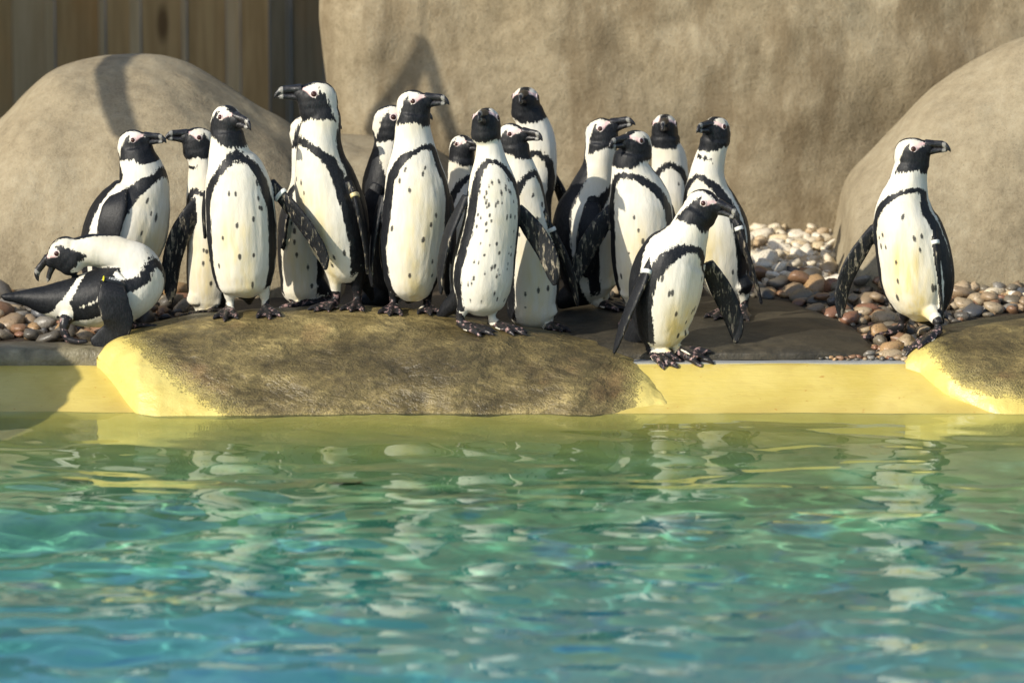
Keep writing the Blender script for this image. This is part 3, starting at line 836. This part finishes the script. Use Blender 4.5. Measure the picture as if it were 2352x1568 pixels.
    mask = np.where(inh, mask, -.05); crown = np.where(inh & (hu > -30), crown, -.05)
    hw_ = np.clip((nearH-50)/14, 0, 1)                # fade the body's nape stripe out on the head itself
    pat = np.where(hu > -40, np.where(nearH < 58, -.02, pat), pat) if True else pat
    pat = np.maximum(pat, np.maximum(mask, crown))
    pink = np.where(inh & (np.abs(hl) > 11), poly_sdf(hf, hu, PINK)/1000*b['h'], -.05)
    head_own = nearH < 60
    # parts ----------------------------------------------------------
    isF = (own == 1) & ~head_own; isL = (own == 2) & (dL < .0045); isT = (own == 3) & ~head_own
    pat = np.where(isF | isT, .05, pat); spot = np.where((own == 0) & (np.abs(th) < 75) & (nearH > 95), spot, -.03); pink = np.where(isF | isL | isT, -.05, pink)
    skin = np.where(isL, 1.0, 0.0); mott = np.where(isF, mott, 0)
    st = np.where((own == 0), np.clip((50-ath)/40, 0, 1)*np.clip((s-s0-.08)/.08, 0, 1), 0)*b['stain']
    for nm, a in (('pat', pat), ('spot', spot), ('pink', pink), ('skin', skin), ('mott', mott), ('stain', st)):
        at = me.attributes.new(nm, 'FLOAT', 'POINT'); at.data.foreach_set('value', a.astype(np.float32))
    me.polygons.foreach_set('use_smooth', [True]*len(me.polygons)); me.materials.clear(); me.materials.append(M['body'])
    me.name = 'body'
    root = b['root']; base = Vector(b['base'])
    body = link('body', me, root)
    # beak, eyes
    ax = b['ax']; m3 = Matrix([list(ax[0]), list(ax[1]), list(ax[2])]).transposed().to_4x4()
    hm = Matrix.Translation(Vector(b['H'])-base) @ m3 @ Matrix.Scale(b['h'], 4)
    bk = link('beak', BEAK_OPEN if b['opened'] else BEAK, root); bk.matrix_basis = hm
    bv = BVHTree.FromPolygons([tuple(v_) for v_ in (V-b['base'])], [tuple(p.vertices) for p in me.polygons])
    for sg in (1, -1):
        o = hm @ Vector((.004, .09*sg, .0145)); d = (hm.to_3x3() @ Vector((0, -sg, 0))).normalized()
        ht_ = bv.ray_cast(o, d)
        if ht_[0] is None: continue
        nn = (ht_[1] + (-d)*.9).normalized()
        qm = nn.to_track_quat('Z', 'Y').to_matrix().to_4x4()
        e = link('eye', EYE, root); e.matrix_basis = Matrix.Translation(ht_[0] - nn*.0012) @ qm @ Matrix.Scale(b['h'], 4)
        g = link('eye_ring', RING, e)
    # band on the flipper
    if b['wing_band']:
        fi, u, mt = b['wing_band']; w, W, N, hw, ht = b['fl'][fi]; j = int(u*(len(w)-1))
        T = nrm(w[min(j+1, len(w)-1)]-w[max(j-1, 0)])
        hh = .0055 if mt != 'bandk' else .007
        lv = np.linspace(-1, 1, 5); pts = np.array([w[j]-b['base'] + T*hh*x for x in lv])
        wi = [1.0, 1.03, 1.03, 1.03, 1.0]
        VV, FF = tube(pts, np.tile(W[j], (5, 1)), np.tile(N[j], (5, 1)), [(hw[j]+.0028)*x for x in wi], [(ht[j]+.0032)*x for x in wi], 24, 2.4)
        wb = mesh_obj('wing_band', VV, FF, M[mt], root)
        b['wb'] = (wb, w[j]-b['base'], W[j], N[j], T, hw[j], ht[j])

def finish_all():
    dg = bpy.context.evaluated_depsgraph_get()
    for b in bodies:
        me = bpy.data.meshes.new_from_object(b['src'].evaluated_get(dg))
        finish(b, me)
    for b in bodies:
        old = b['src'].data; bpy.data.objects.remove(b['src']); bpy.data.meshes.remove(old)

#@@PENGUINS@@
# 1 preening
pre = penguin(6, [(40, 850, 36), (180, 850, 66), (300, 858, 98), (500, 880, 165), (700, 888, 232), (900, 885, 288), (1150, 850, 330), (1380, 770, 340), (1520, 650, 300), (1510, 520, 255), (1400, 425, 218), (1210, 355, 186), (1010, 332, 176), (830, 360, 165)],
    (690, 375, -90, -50, 0), 'penguin bent double on the pebbles, open beak at its rump, black numbered wing band', Y=.13, hs=1.0, opened=True, spots=2, seed=1, stain=.2,
    fronts=[(0, .1, -1)]*5 + [(.1, .1, -1), (.2, -.2, -1), (.5, -.7, -.6), (.75, -.6, -.1), (.7, -.6, .35), (.3, -.85, .3), (-.1, -.6, -.8), (-.1, 0, -1), (-.2, 0, -1)],
    tail=[(330, 860, 0, 24), (180, 850, 0, 16), (30, 840, 0, 7)],
    flip=[dict(p=[(1270, 590, -.035), (1238, 760, -.098), (1255, 950, -.112), (1300, 1110, -.112), (1260, 1235, -.108), (1120, 1315, -.105), (1000, 1338, -.10)], n=5, np=8, w=.043)],
    legs=[[(770, 1010, -.035, 26), (715, 1120, -.06, 17), (702, 1220, -.07, 12), (745, 1312, -.075, 11), (850, 1338, -.085, 8), (950, 1335, -.09, 6)],
          [(1300, 1050, .02, 26), (1400, 1180, .0, 14), (1480, 1160, -.01, 9), (1720, 1165, -.02, 6)]], wing_band=(0, .125, 'bandk'), backang=100, band_y=None)
pre['s0'] = .195; pre['rump'] = 150
pre['thighs'] = [([P(150, 708, .13-.05), P(148, 755, .13-.07)], [.022, .016])]
# 2
penguin(1, [(670, 1270, 40), (670, 1210, 140), (670, 1060, 200), (675, 940, 225), (700, 860, 236), (730, 780, 236), (765, 700, 218), (798, 620, 182), (818, 545, 146), (805, 470, 128), (785, 400, 108), (775, 340, 90)],
    (768, 318, 78, 0), 'penguin facing right, bill to bill with its neighbour, standing behind the preening bird', yaw=48, Y=.42, hs=.90, band_y=525, bandw=.016, spots=7, seed=2,
    flip=[dict(p=[(695, 560, -.03), (665, 640, -.088), (640, 730, -.110), (615, 850, -.115), (600, 1010, -.10)], n=-22, w=.038)], backang=112)
# 3
penguin(1, [(1180, 1300, 30), (1182, 1262, 76), (1190, 1180, 116), (1190, 1050, 130), (1187, 900, 122), (1180, 780, 116), (1172, 680, 110), (1165, 600, 100), (1160, 520, 88), (1158, 430, 80), (1140, 350, 80)],
    (1125, 305, -72, 2), 'penguin facing left, bill touching the leftmost standing bird, spread wing mottled underneath', feet=[(1130, 1300, -12), (1225, 1300, 0)], yaw=-12, Y=.46, hs=.93, band_y=590, spots=6, seed=3, chin=455,
    flip=[dict(p=[(1140, 640, -.03), (1075, 740, -.05), (1010, 880, -.055), (975, 1030, -.055), (975, 1230, -.05)], n=-165, w=.030)])
# 4
penguin(2, [(425, 1325, 50), (422, 1280, 140), (412, 1210, 178), (405, 1100, 199), (400, 950, 210), (390, 800, 208), (374, 660, 196), (352, 565, 172), (328, 485, 130), (318, 410, 108), (312, 340, 96)],
    (316, 272, 42, -12), 'penguin facing the camera, one banded wing held out, on the left crest of the rock', yaw=-2, hs=.98, band_y=550, chin=415, spots=10, seed=4,
    feet=[(325, 1428, -5), (545, 1420, 8)], Y=.22,
    flip=[dict(p=[(570, 640, .02), (640, 730, .0), (740, 850, -.02), (830, 980, -.03), (890, 1090, -.03), (900, 1165, -.03)], n=160, np=25, w=.026),
          dict(p=[(190, 700, .03), (175, 820, .05), (180, 980, .06)], n=-80, w=.022)], wing_band=(0, .16, 'bandw'))
# 5
penguin(2, [(760, 1375, 40), (760, 1330, 105), (760, 1200, 132), (757, 1050, 142), (755, 900, 140), (765, 760, 116), (775, 640, 84), (772, 540, 74), (770, 440, 72), (780, 370, 74)],
    (795, 325, 80, 0), 'penguin mostly hidden behind the tall left facing bird, belly in shadow', yaw=-8, Y=.50, hs=.95, band_y=660, spots=6, seed=5,
    feet=[(820, 1392, -75), (900, 1386, -70)], flip=[dict(p=[(690, 740, -.03), (655, 850, -.05), (640, 960, -.05), (640, 1040, -.05)], n=-60, w=.024)])
# 6
penguin(2, [(1015, 1235, 46), (1015, 1185, 108), (1008, 1100, 146), (988, 1000, 180), (965, 900, 198), (940, 800, 204), (912, 700, 194), (890, 600, 178), (870, 500, 150), (862, 400, 132), (870, 320, 120), (876, 250, 112), (860, 180, 90)],
    (838, 138, -86, -2), 'tallest penguin with its bill pointing left and a cream band on its wing', yaw=-36, hs=1.12, band_y=405, bandw=.012, spots=7, seed=6,
    feet=[(1085, 1392, -8), (945, 1390, -30)], Y=.30,
    flip=[dict(p=[(1040, 640, -.055), (1082, 740, -.075), (1118, 900, -.08), (1145, 1060, -.08), (1150, 1190, -.075)], n=78, w=.024)], wing_band=(0, .17, 'bandy'), backang=94)
# 7
penguin(3, [(320, 1290, 40), (320, 1240, 110), (318, 1100, 140), (310, 900, 150), (292, 740, 150), (272, 620, 134), (280, 520, 112), (295, 430, 92), (305, 350, 88), (310, 300, 86)],
    (318, 262, 86, 0), 'penguin with its back half turned, mostly hidden behind the right facing bird left of centre', yaw=115, Y=.62, hs=1.1, band_y=560, spots=0, seed=7,
    flip=[dict(p=[(230, 620, -.09), (190, 720, -.10), (180, 850, -.10), (200, 980, -.10)], n=-20, w=.026)])
# 8
penguin(3, [(428, 1285, 46), (428, 1240, 112), (425, 1185, 148), (425, 1100, 172), (427, 1000, 192), (438, 900, 196), (450, 760, 193), (452, 655, 184), (442, 555, 164), (438, 455, 132), (432, 375, 112), (428, 300, 100), (436, 220, 92)],
    (442, 170, 74, 0), 'plump penguin with its bill pointing right, left of the front centre bird', yaw=6, hs=.97, band_y=430, bandw=.012, spots=9, seed=8,
    feet=[(318, 1345, -5), (515, 1345, 5)], Y=.27,
    flip=[dict(p=[(262, 690, -.0), (222, 830, -.01), (196, 980, -.015), (186, 1100, -.015), (200, 1210, -.01)], n=-72, w=.026), dict(p=[(630, 690, 0), (655, 820, 0), (660, 960, 0), (650, 1080, 0)], n=75, w=.024)])
# 9
penguin(3, [(715, 1320, 40), (715, 1270, 90), (715, 1150, 112), (715, 900, 112), (715, 720, 98), (710, 620, 86), (706, 540, 76), (708, 480, 74)],
    (716, 412, 42, -4), 'small penguin peeping out between the two front birds at the centre', yaw=10, Y=.66, hs=.82, band_y=590, spots=0, seed=9)
# 10
penguin(3, [(820, 1365, 52), (820, 1325, 122), (820, 1270, 152), (822, 1200, 174), (830, 1100, 181), (848, 1000, 172), (874, 860, 161), (885, 760, 155), (885, 655, 144), (880, 565, 121), (873, 485, 95), (866, 425, 79), (858, 360, 68), (850, 320, 72)],
    (846, 272, -12, 8), 'densely speckled penguin staring straight at the camera at the front centre of the rock', yaw=16, hs=.99, band_y=508, bandw=.0095, spots=62, seed=10, stain=.1,
    feet=[(725, 1450, 55), (905, 1440, 58)],
    flip=[dict(p=[(735, 690, -.01), (690, 780, -.02), (635, 900, -.025), (603, 1020, -.025), (588, 1130, -.02), (590, 1250, -.015)], n=-62, w=.024),
          dict(p=[(1020, 760, .03), (1090, 850, .02), (1165, 960, .01), (1215, 1070, .0), (1240, 1200, -.0)], n=172, np=10, w=.030)],
    tail=[(760, 1220, .05, 40), (640, 1320, .08, 24), (570, 1385, .10, 9)])
# 11
penguin(3, [(1110, 1450, 56), (1110, 1395, 122), (1110, 1280, 145), (1110, 1150, 155), (1108, 1000, 148), (1088, 850, 130), (1068, 700, 116), (1056, 620, 110), (1035, 535, 96), (1020, 465, 82), (1010, 400, 82)],
    (1003, 355, 62, -5), 'penguin with its bill pointing right, half hidden behind the speckled front bird', yaw=12, Y=.36, hs=.90, band_y=580, spots=8, seed=11,
    feet=[(1210, 1465, 20)],
    flip=[dict(p=[(1165, 760, -.02), (1212, 885, -.03), (1280, 1010, -.03), (1335, 1160, -.03), (1372, 1320, -.03)], n=128, w=.020)], wing_band=(0, .24, 'bandw'))
# 12
penguin(3, [(1120, 1150, 40), (1120, 1100, 90), (1118, 950, 108), (1108, 800, 112), (1112, 700, 111), (1136, 600, 110), (1148, 500, 105), (1145, 400, 100), (1130, 320, 95), (1100, 245, 88), (1085, 200, 84)],
    (1072, 152, -10, 2), 'rear penguin with its dark face turned to the camera, standing highest at the centre back', yaw=-12, Y=.85, hs=1.0, band_y=440, spots=3, seed=12,
    flip=[dict(p=[(1225, 570, .02), (1270, 660, .03), (1300, 760, .03), (1290, 900, .03)], n=130, w=.024)])
# 13
penguin(4, [(290, 1085, 40), (288, 1040, 100), (272, 955, 138), (256, 850, 160), (246, 730, 169), (256, 620, 158), (288, 520, 130), (318, 430, 108), (334, 350, 88), (340, 290, 86), (345, 230, 86)],
    (352, 175, 76, 12), 'penguin seen from behind with its bill raised over its neighbour, right of centre', yaw=84, hs=.96, band_y=440, spots=0, seed=13, feet=[(340, 1090, 60), (395, 1110, 60)], Y=.62,
    flip=[dict(p=[(300, 560, -.075), (285, 680, -.105), (265, 820, -.105), (265, 960, -.09)], n=-8, w=.034)], backang=120)
# 14
penguin(4, [(560, 1125, 40), (560, 1070, 100), (560, 980, 140), (562, 880, 160), (565, 760, 170), (565, 650, 172), (552, 560, 170), (535, 485, 150), (512, 405, 116), (502, 345, 96), (510, 290, 88)],
    (525, 240, -48, -4), 'penguin with its head turned left in front of the bird seen from behind', yaw=-6, hs=.96, band_y=430, bandw=.011, spots=6, seed=14, feet=[(500, 1130, 0), (610, 1130, 0)], Y=.42,
    flip=[dict(p=[(405, 590, -.0), (335, 690, -.02), (265, 810, -.025), (215, 930, -.02), (205, 1000, -.02)], n=-165, w=.030), dict(p=[(715, 580, 0), (745, 680, 0), (760, 820, 0)], n=80, w=.022)])
# 15
penguin(4, [(700, 1040, 40), (700, 1000, 80), (700, 850, 120), (708, 650, 122), (714, 500, 112), (716, 400, 101), (708, 310, 93), (692, 245, 80), (690, 200, 80)],
    (689, 152, -6, 0), 'rear penguin staring at the camera between two heads right of centre', yaw=4, Y=.92, hs=.93, band_y=345, bandw=.010, spots=5, seed=15)
# 16
penguin(4, [(1050, 1085, 40), (1035, 1035, 96), (1012, 950, 138), (992, 850, 164), (975, 750, 178), (950, 650, 174), (930, 560, 150), (916, 480, 122), (918, 400, 96), (932, 330, 84), (950, 260, 76), (958, 215, 80)],
    (962, 165, -36, 0), 'penguin standing on the flat dark rock behind the frontmost bird, looking left', yaw=-24, hs=.92, band_y=440, spots=5, seed=16, chin=325, feet=[(1112, 1165, -15), (1000, 1160, -15)],
    flip=[dict(p=[(1065, 620, -.06), (1090, 700, -.075), (1140, 850, -.075), (1185, 1000, -.07), (1213, 1105, -.07)], n=105, w=.018)], wing_band=(0, .17, 'bandw'))
# 17
penguin(4, [(672, 1345, 50), (670, 1305, 104), (670, 1235, 140), (676, 1150, 172), (688, 1050, 196), (706, 950, 200), (740, 850, 184), (784, 780, 146), (816, 720, 114), (840, 660, 96), (870, 610, 88)],
    (905, 572, 66, -22), 'frontmost penguin stepping off the yellow pool edge, leaning to the right', yaw=34, hs=1.0, band_y=815, bandw=.012, spots=8, seed=17, stain=1.2, backang=90,
    feet=[(625, 1405, 42), (775, 1405, 62)],
    flip=[dict(p=[(610, 860, -.055), (585, 940, -.075), (535, 1050, -.085), (478, 1180, -.085), (412, 1372, -.075)], n=-62, w=.022),
          dict(p=[(915, 880, .03), (975, 990, .04), (1030, 1100, .04), (1070, 1220, .035), (1075, 1315, .03)], n=168, w=.031)], wing_band=(0, .15, 'bandw'), tail=[(600, 1200, .06, 44), (520, 1300, .10, 30), (480, 1390, .12, 10)])
# 18
penguin(5, [(735, 1065, 50), (735, 1015, 128), (728, 950, 172), (712, 850, 202), (692, 720, 205), (664, 600, 194), (640, 500, 172), (642, 405, 138), (654, 340, 114), (664, 280, 98), (676, 220, 90)],
    (690, 150, 78, 1), 'lone penguin at the right looking right, wings held out from its sides', yaw=-16, hs=1.0, band_y=372, bandw=.011, spots=10, seed=18, stain=1.2, backang=93,
    feet=[(600, 1175, -75), (800, 1160, -58)],
    flip=[dict(p=[(480, 560, -.0), (420, 650, -.01), (350, 765, -.02), (300, 900, -.02), (288, 1055, -.02)], n=-158, w=.026),
          dict(p=[(790, 560, -.055), (808, 650, -.075), (825, 800, -.075), (838, 950, -.07), (848, 1085, -.065)], n=82, w=.018)], wing_band=(1, .17, 'bandw'))
finish_all()

# number and yellow tie on the preening bird's band
wb, c0, W0, N0, T0, hw0, ht0 = pre['wb']
cu = bpy.data.curves.new('number', 'FONT'); cu.body = '10296'; cu.size = .0145; cu.align_x = 'CENTER'; cu.align_y = 'CENTER'; cu.extrude = .0002; cu.shear = .25
to = bpy.data.objects.new('tmp', cu); C.objects.link(to)
me = bpy.data.meshes.new_from_object(to.evaluated_get(bpy.context.evaluated_depsgraph_get())); bpy.data.objects.remove(to)
me.materials.append(M['print'])
tx = link('number', me, wb)
xd = Vector((1, 0, 0)); Nv = Vector(N0); xd = (xd - Nv*xd.dot(Nv)).normalized(); yd = Nv.cross(xd)
tx.matrix_basis = Matrix.Translation(Vector(c0 + N0*(ht0+.0048))) @ Matrix([xd, yd, Nv]).transposed().to_4x4()
lp = Vector(c0) - xd*(hw0*.86) + Nv*(ht0+.002)
VV, FF = cap_chain([np.array(lp + yd*.0075), np.array(lp - yd*.001 + Nv*.002), np.array(lp - yd*.010 + Nv*.0005), np.array(lp - yd*.014)], [.0018, .0026, .0030, .0014], 8)
mesh_obj('cable_tie', VV, FF, M['tie'], wb)

# ------------------------------------------------------------------ pebbles
def stone_mesh(seed, mat, rough=.12):
    import bmesh
    bm = bmesh.new(); bmesh.ops.create_icosphere(bm, subdivisions=2, radius=.5)
    rs = np.random.RandomState(seed); off = rs.uniform(-50, 50, 3)
    for v_ in bm.verts:
        d = 1 + rough*mnoise.noise(Vector(off) + v_.co*2.2) + .06*mnoise.noise(Vector(off) + v_.co*5)
        v_.co *= d
        # flatten towards a worn slab
        for i in range(3):
            v_.co[i] = math.copysign(abs(v_.co[i]*2)**.88/2, v_.co[i])
    me = bpy.data.meshes.new('pebble'); bm.to_mesh(me); bm.free()
    me.polygons.foreach_set('use_smooth', [True]*len(me.polygons)); me.materials.append(mat); return me
ST = [stone_mesh(i, M['stone'], .5) for i in range(9)]; PL = [stone_mesh(40+i, M['pale'], .8) for i in range(7)]
def inside(x, y, poly):
    c = False; n = len(poly)
    for i in range(n):
        (xa, ya), (xb, yb) = poly[i], poly[i-1]
        if (ya > y) != (yb > y) and x < (xb-xa)*(y-ya)/(yb-ya)+xa: c = not c
    return c
def pebble_bed(name, regions, meshes_of, limit, seed, stuff_mesh):
    rs = random.Random(seed)
    cand = []
    for poly, smin, smax, count, kind in regions:
        xs = [p[0] for p in poly]; ys_ = [p[1] for p in poly]; placed = []; tries = 0
        while len(placed) < count and tries < count*40:
            tries += 1
            x, y = rs.uniform(min(xs), max(xs)), rs.uniform(min(ys_), max(ys_))
            if not inside(x, y, poly): continue
            h = BV.ray_cast(Vector(CP), Vector(ray(x, y)))
            if h[0] is None or abs(h[0].z-(G(h[0].y)-.012)) > .006: continue
            s = rs.uniform(smin, smax)*(1 if rs.random() < .75 else 1.25)
            if any((h[0].x-q[0])**2+(h[0].y-q[1])**2 < (.36*(s+q[3]))**2 for q in placed): continue
            placed.append((h[0].x, h[0].y, h[0].z, s, kind))
        cand += placed
    return cand
def add_pebbles(parent, cand, limit, seed, names):
    rs = random.Random(seed)
    cand = sorted(cand, key=lambda c: -c[3]); big, small = cand[:limit], cand[limit:]
    off = Vector(parent.location) if parent.type == 'EMPTY' else Vector((0, 0, 0))
    def xform(c):
        s = c[3]; fl = rs.uniform(.42, .62)
        m = Matrix.Translation(Vector((c[0], c[1], c[2] + s*fl*.33 + c[5] if len(c) > 5 else c[2]+s*fl*.33))) @ Matrix.Rotation(rs.uniform(0, 6.28), 4, 'Z') @ Matrix.Rotation(rs.gauss(0, .22), 4, 'X') @ Matrix.Rotation(rs.gauss(0, .2), 4, 'Y')
        return m @ Matrix.Diagonal((s, s*rs.uniform(.62, .88), s*fl, 1))
    for c in big:
        o = link('pebble', rs.choice(ST if c[4] == 'stone' else PL), parent); o.matrix_basis = xform(c)
    for kd, lst in (('stone', ST), ('pale', PL)):
        V = []; F = []
        for c in [c for c in small if c[4] == kd]:
            me = rs.choice(lst); m = xform(c); o = len(V)
            V += [tuple(m @ v_.co) for v_ in me.vertices]; F += [tuple(i+o for i in p.vertices) for p in me.polygons]
        if V:
            so = mesh_obj(names, V, F, M[kd], parent); so['kind'] = 'stuff'
def bed(regs, seed): return pebble_bed(None, regs, None, 0, seed, None)
right = [(1690, 655), (1740, 628), (1900, 622), (2352, 640), (2400, 640), (2400, 750), (2230, 750), (2160, 770), (2090, 822), (1990, 822), (1990, 800), (1920, 740), (1800, 700), (1690, 692)]
white = [(1690, 556), (1740, 542), (1925, 530), (1905, 648), (1690, 664)]
rwhite = [(1900, 640), (1990, 640), (2400, 660), (2400, 690), (2100, 660), (1990, 665), (1905, 660)]
gravel = [(1880, 826), (1930, 795), (2000, 795), (2100, 790), (2090, 827), (1880, 828)]
left = [(-60, 640), (60, 650), (200, 640), (420, 640), (420, 740), (300, 770), (260, 790), (-60, 790)]
mid = [(1240, 600), (1700, 600), (1700, 690), (1260, 700)]
ga = bed([(right, .045, .080, 84, 'stone'), (rwhite, .04, .07, 22, 'pale'), (white, .036, .075, 90, 'pale'), (left, .055, .098, 55, 'stone'), (mid, .04, .06, 25, 'stone')], 3)
gb = bed([(right, .022, .04, 260, 'stone'), (white, .02, .034, 300, 'pale'), (rwhite, .02, .03, 60, 'pale'), (left, .02, .038, 240, 'stone'), (gravel, .013, .026, 170, 'stone'), (mid, .02, .04, 80, 'stone')], 4)
gc = [(x, y, z, s, k_, .022) for x, y, z, s, k_ in bed([(right, .035, .06, 30, 'stone'), (white, .03, .055, 45, 'pale'), (left, .035, .06, 18, 'stone')], 5)]
add_pebbles(ground, ga + gc + gb, 292, 6, 'small_pebbles')

# ------------------------------------------------------------------ shadow casters added on the left, out of frame: pole frame, shed and boulder shapes
def pole(parent, a, b, r):
    a, b = np.array(a)-np.array(parent.location), np.array(b)-np.array(parent.location)
    V, F = cap_chain([a, b], [r, r*.9], 14); return mesh_obj('pole', V, F, M['timber'], parent)
def back(px, py, Y, s): return P(px, py, Y) + TOSUN*s
def extend(a, b, z):
    d = b-a; return a + d*((z-a[2])/d[2])
SD = 2.2
ap, l1, l2, c1 = (back(x, y, 1.72, SD) for x, y in ((915, 78), (812, 280), (1040, 345), (903, 215)))
q1, q2 = hit(262, 140), hit(286, 300)
pa, pb = q1 + TOSUN*SD, q2 + TOSUN*SD
BZ = 3.3
sh = empty('shed_shadow_caster', (-4.4, 3.0, .1), 'unseen timber block with beams, added on the left to shade the fence', 'shed')  # invented block outside the view, put here to shade the fence
vv, ff = box(-5.6, -2.75, 1.75, 5.2, .0, 3.35)
mesh_obj('wall', [(x-sh.location.x, y-sh.location.y, z-sh.location.z) for x, y, z in vv], ff, M['timber'], sh, smooth=False)
ptop = pa + (pa-pb)*((BZ-pa[2])/(pa[2]-pb[2]))
for q in (ptop, ap):
    e_ = np.array([q[0], q[1]-.1, BZ]); bm_ = pole(sh, np.array([min(q[0], -2.85), 1.85, BZ]), e_, .04); bm_.name = 'beam'  # beams invented to carry the shadow casting poles
pole(sh, ptop, pb, .036)  # leaning pole added to cast the stripe on the left boulder
hang = empty('frame_shadow_caster', ap, 'unseen pointed pole frame added to cast the arrow shaped shadow', 'shadow caster')  # made-up frame, shaped for the pointed shadow on the wall
pole(hang, ap + np.array([0, 0, .02]), l1, .017); pole(hang, ap + np.array([0, .005, .02]), l2, .017); pole(hang, ap, c1, .011)
rp = pole(hang, ap, np.array([ap[0], ap[1], BZ]), .003); rp.name = 'rope'  # invented support, too thin to leave a visible shadow
ob_ = loft_rock('boulder', [(x_, y_, -.72) for x_, y_ in ((-1450, 900), (-1300, 500), (-1050, 270), (-860, 250), (-720, 345), (-645, 428), (-560, 522), (-470, 660), (-390, 900))], M['boulder'], [(-1450, -1.1, -.3), (-390, -1.1, -.3)], back=.5, rough=.03, seed=31, zb=-.2)  # added out of view, outline shaped for the slanted shade on the rim
tag(ob_, 'unseen tan boulder shape added on the left to shade the pool edge', 'boulder')
print('verts', sum(len(o.data.vertices) for o in C.objects if o.type == 'MESH'), 'objects', len(C.objects))
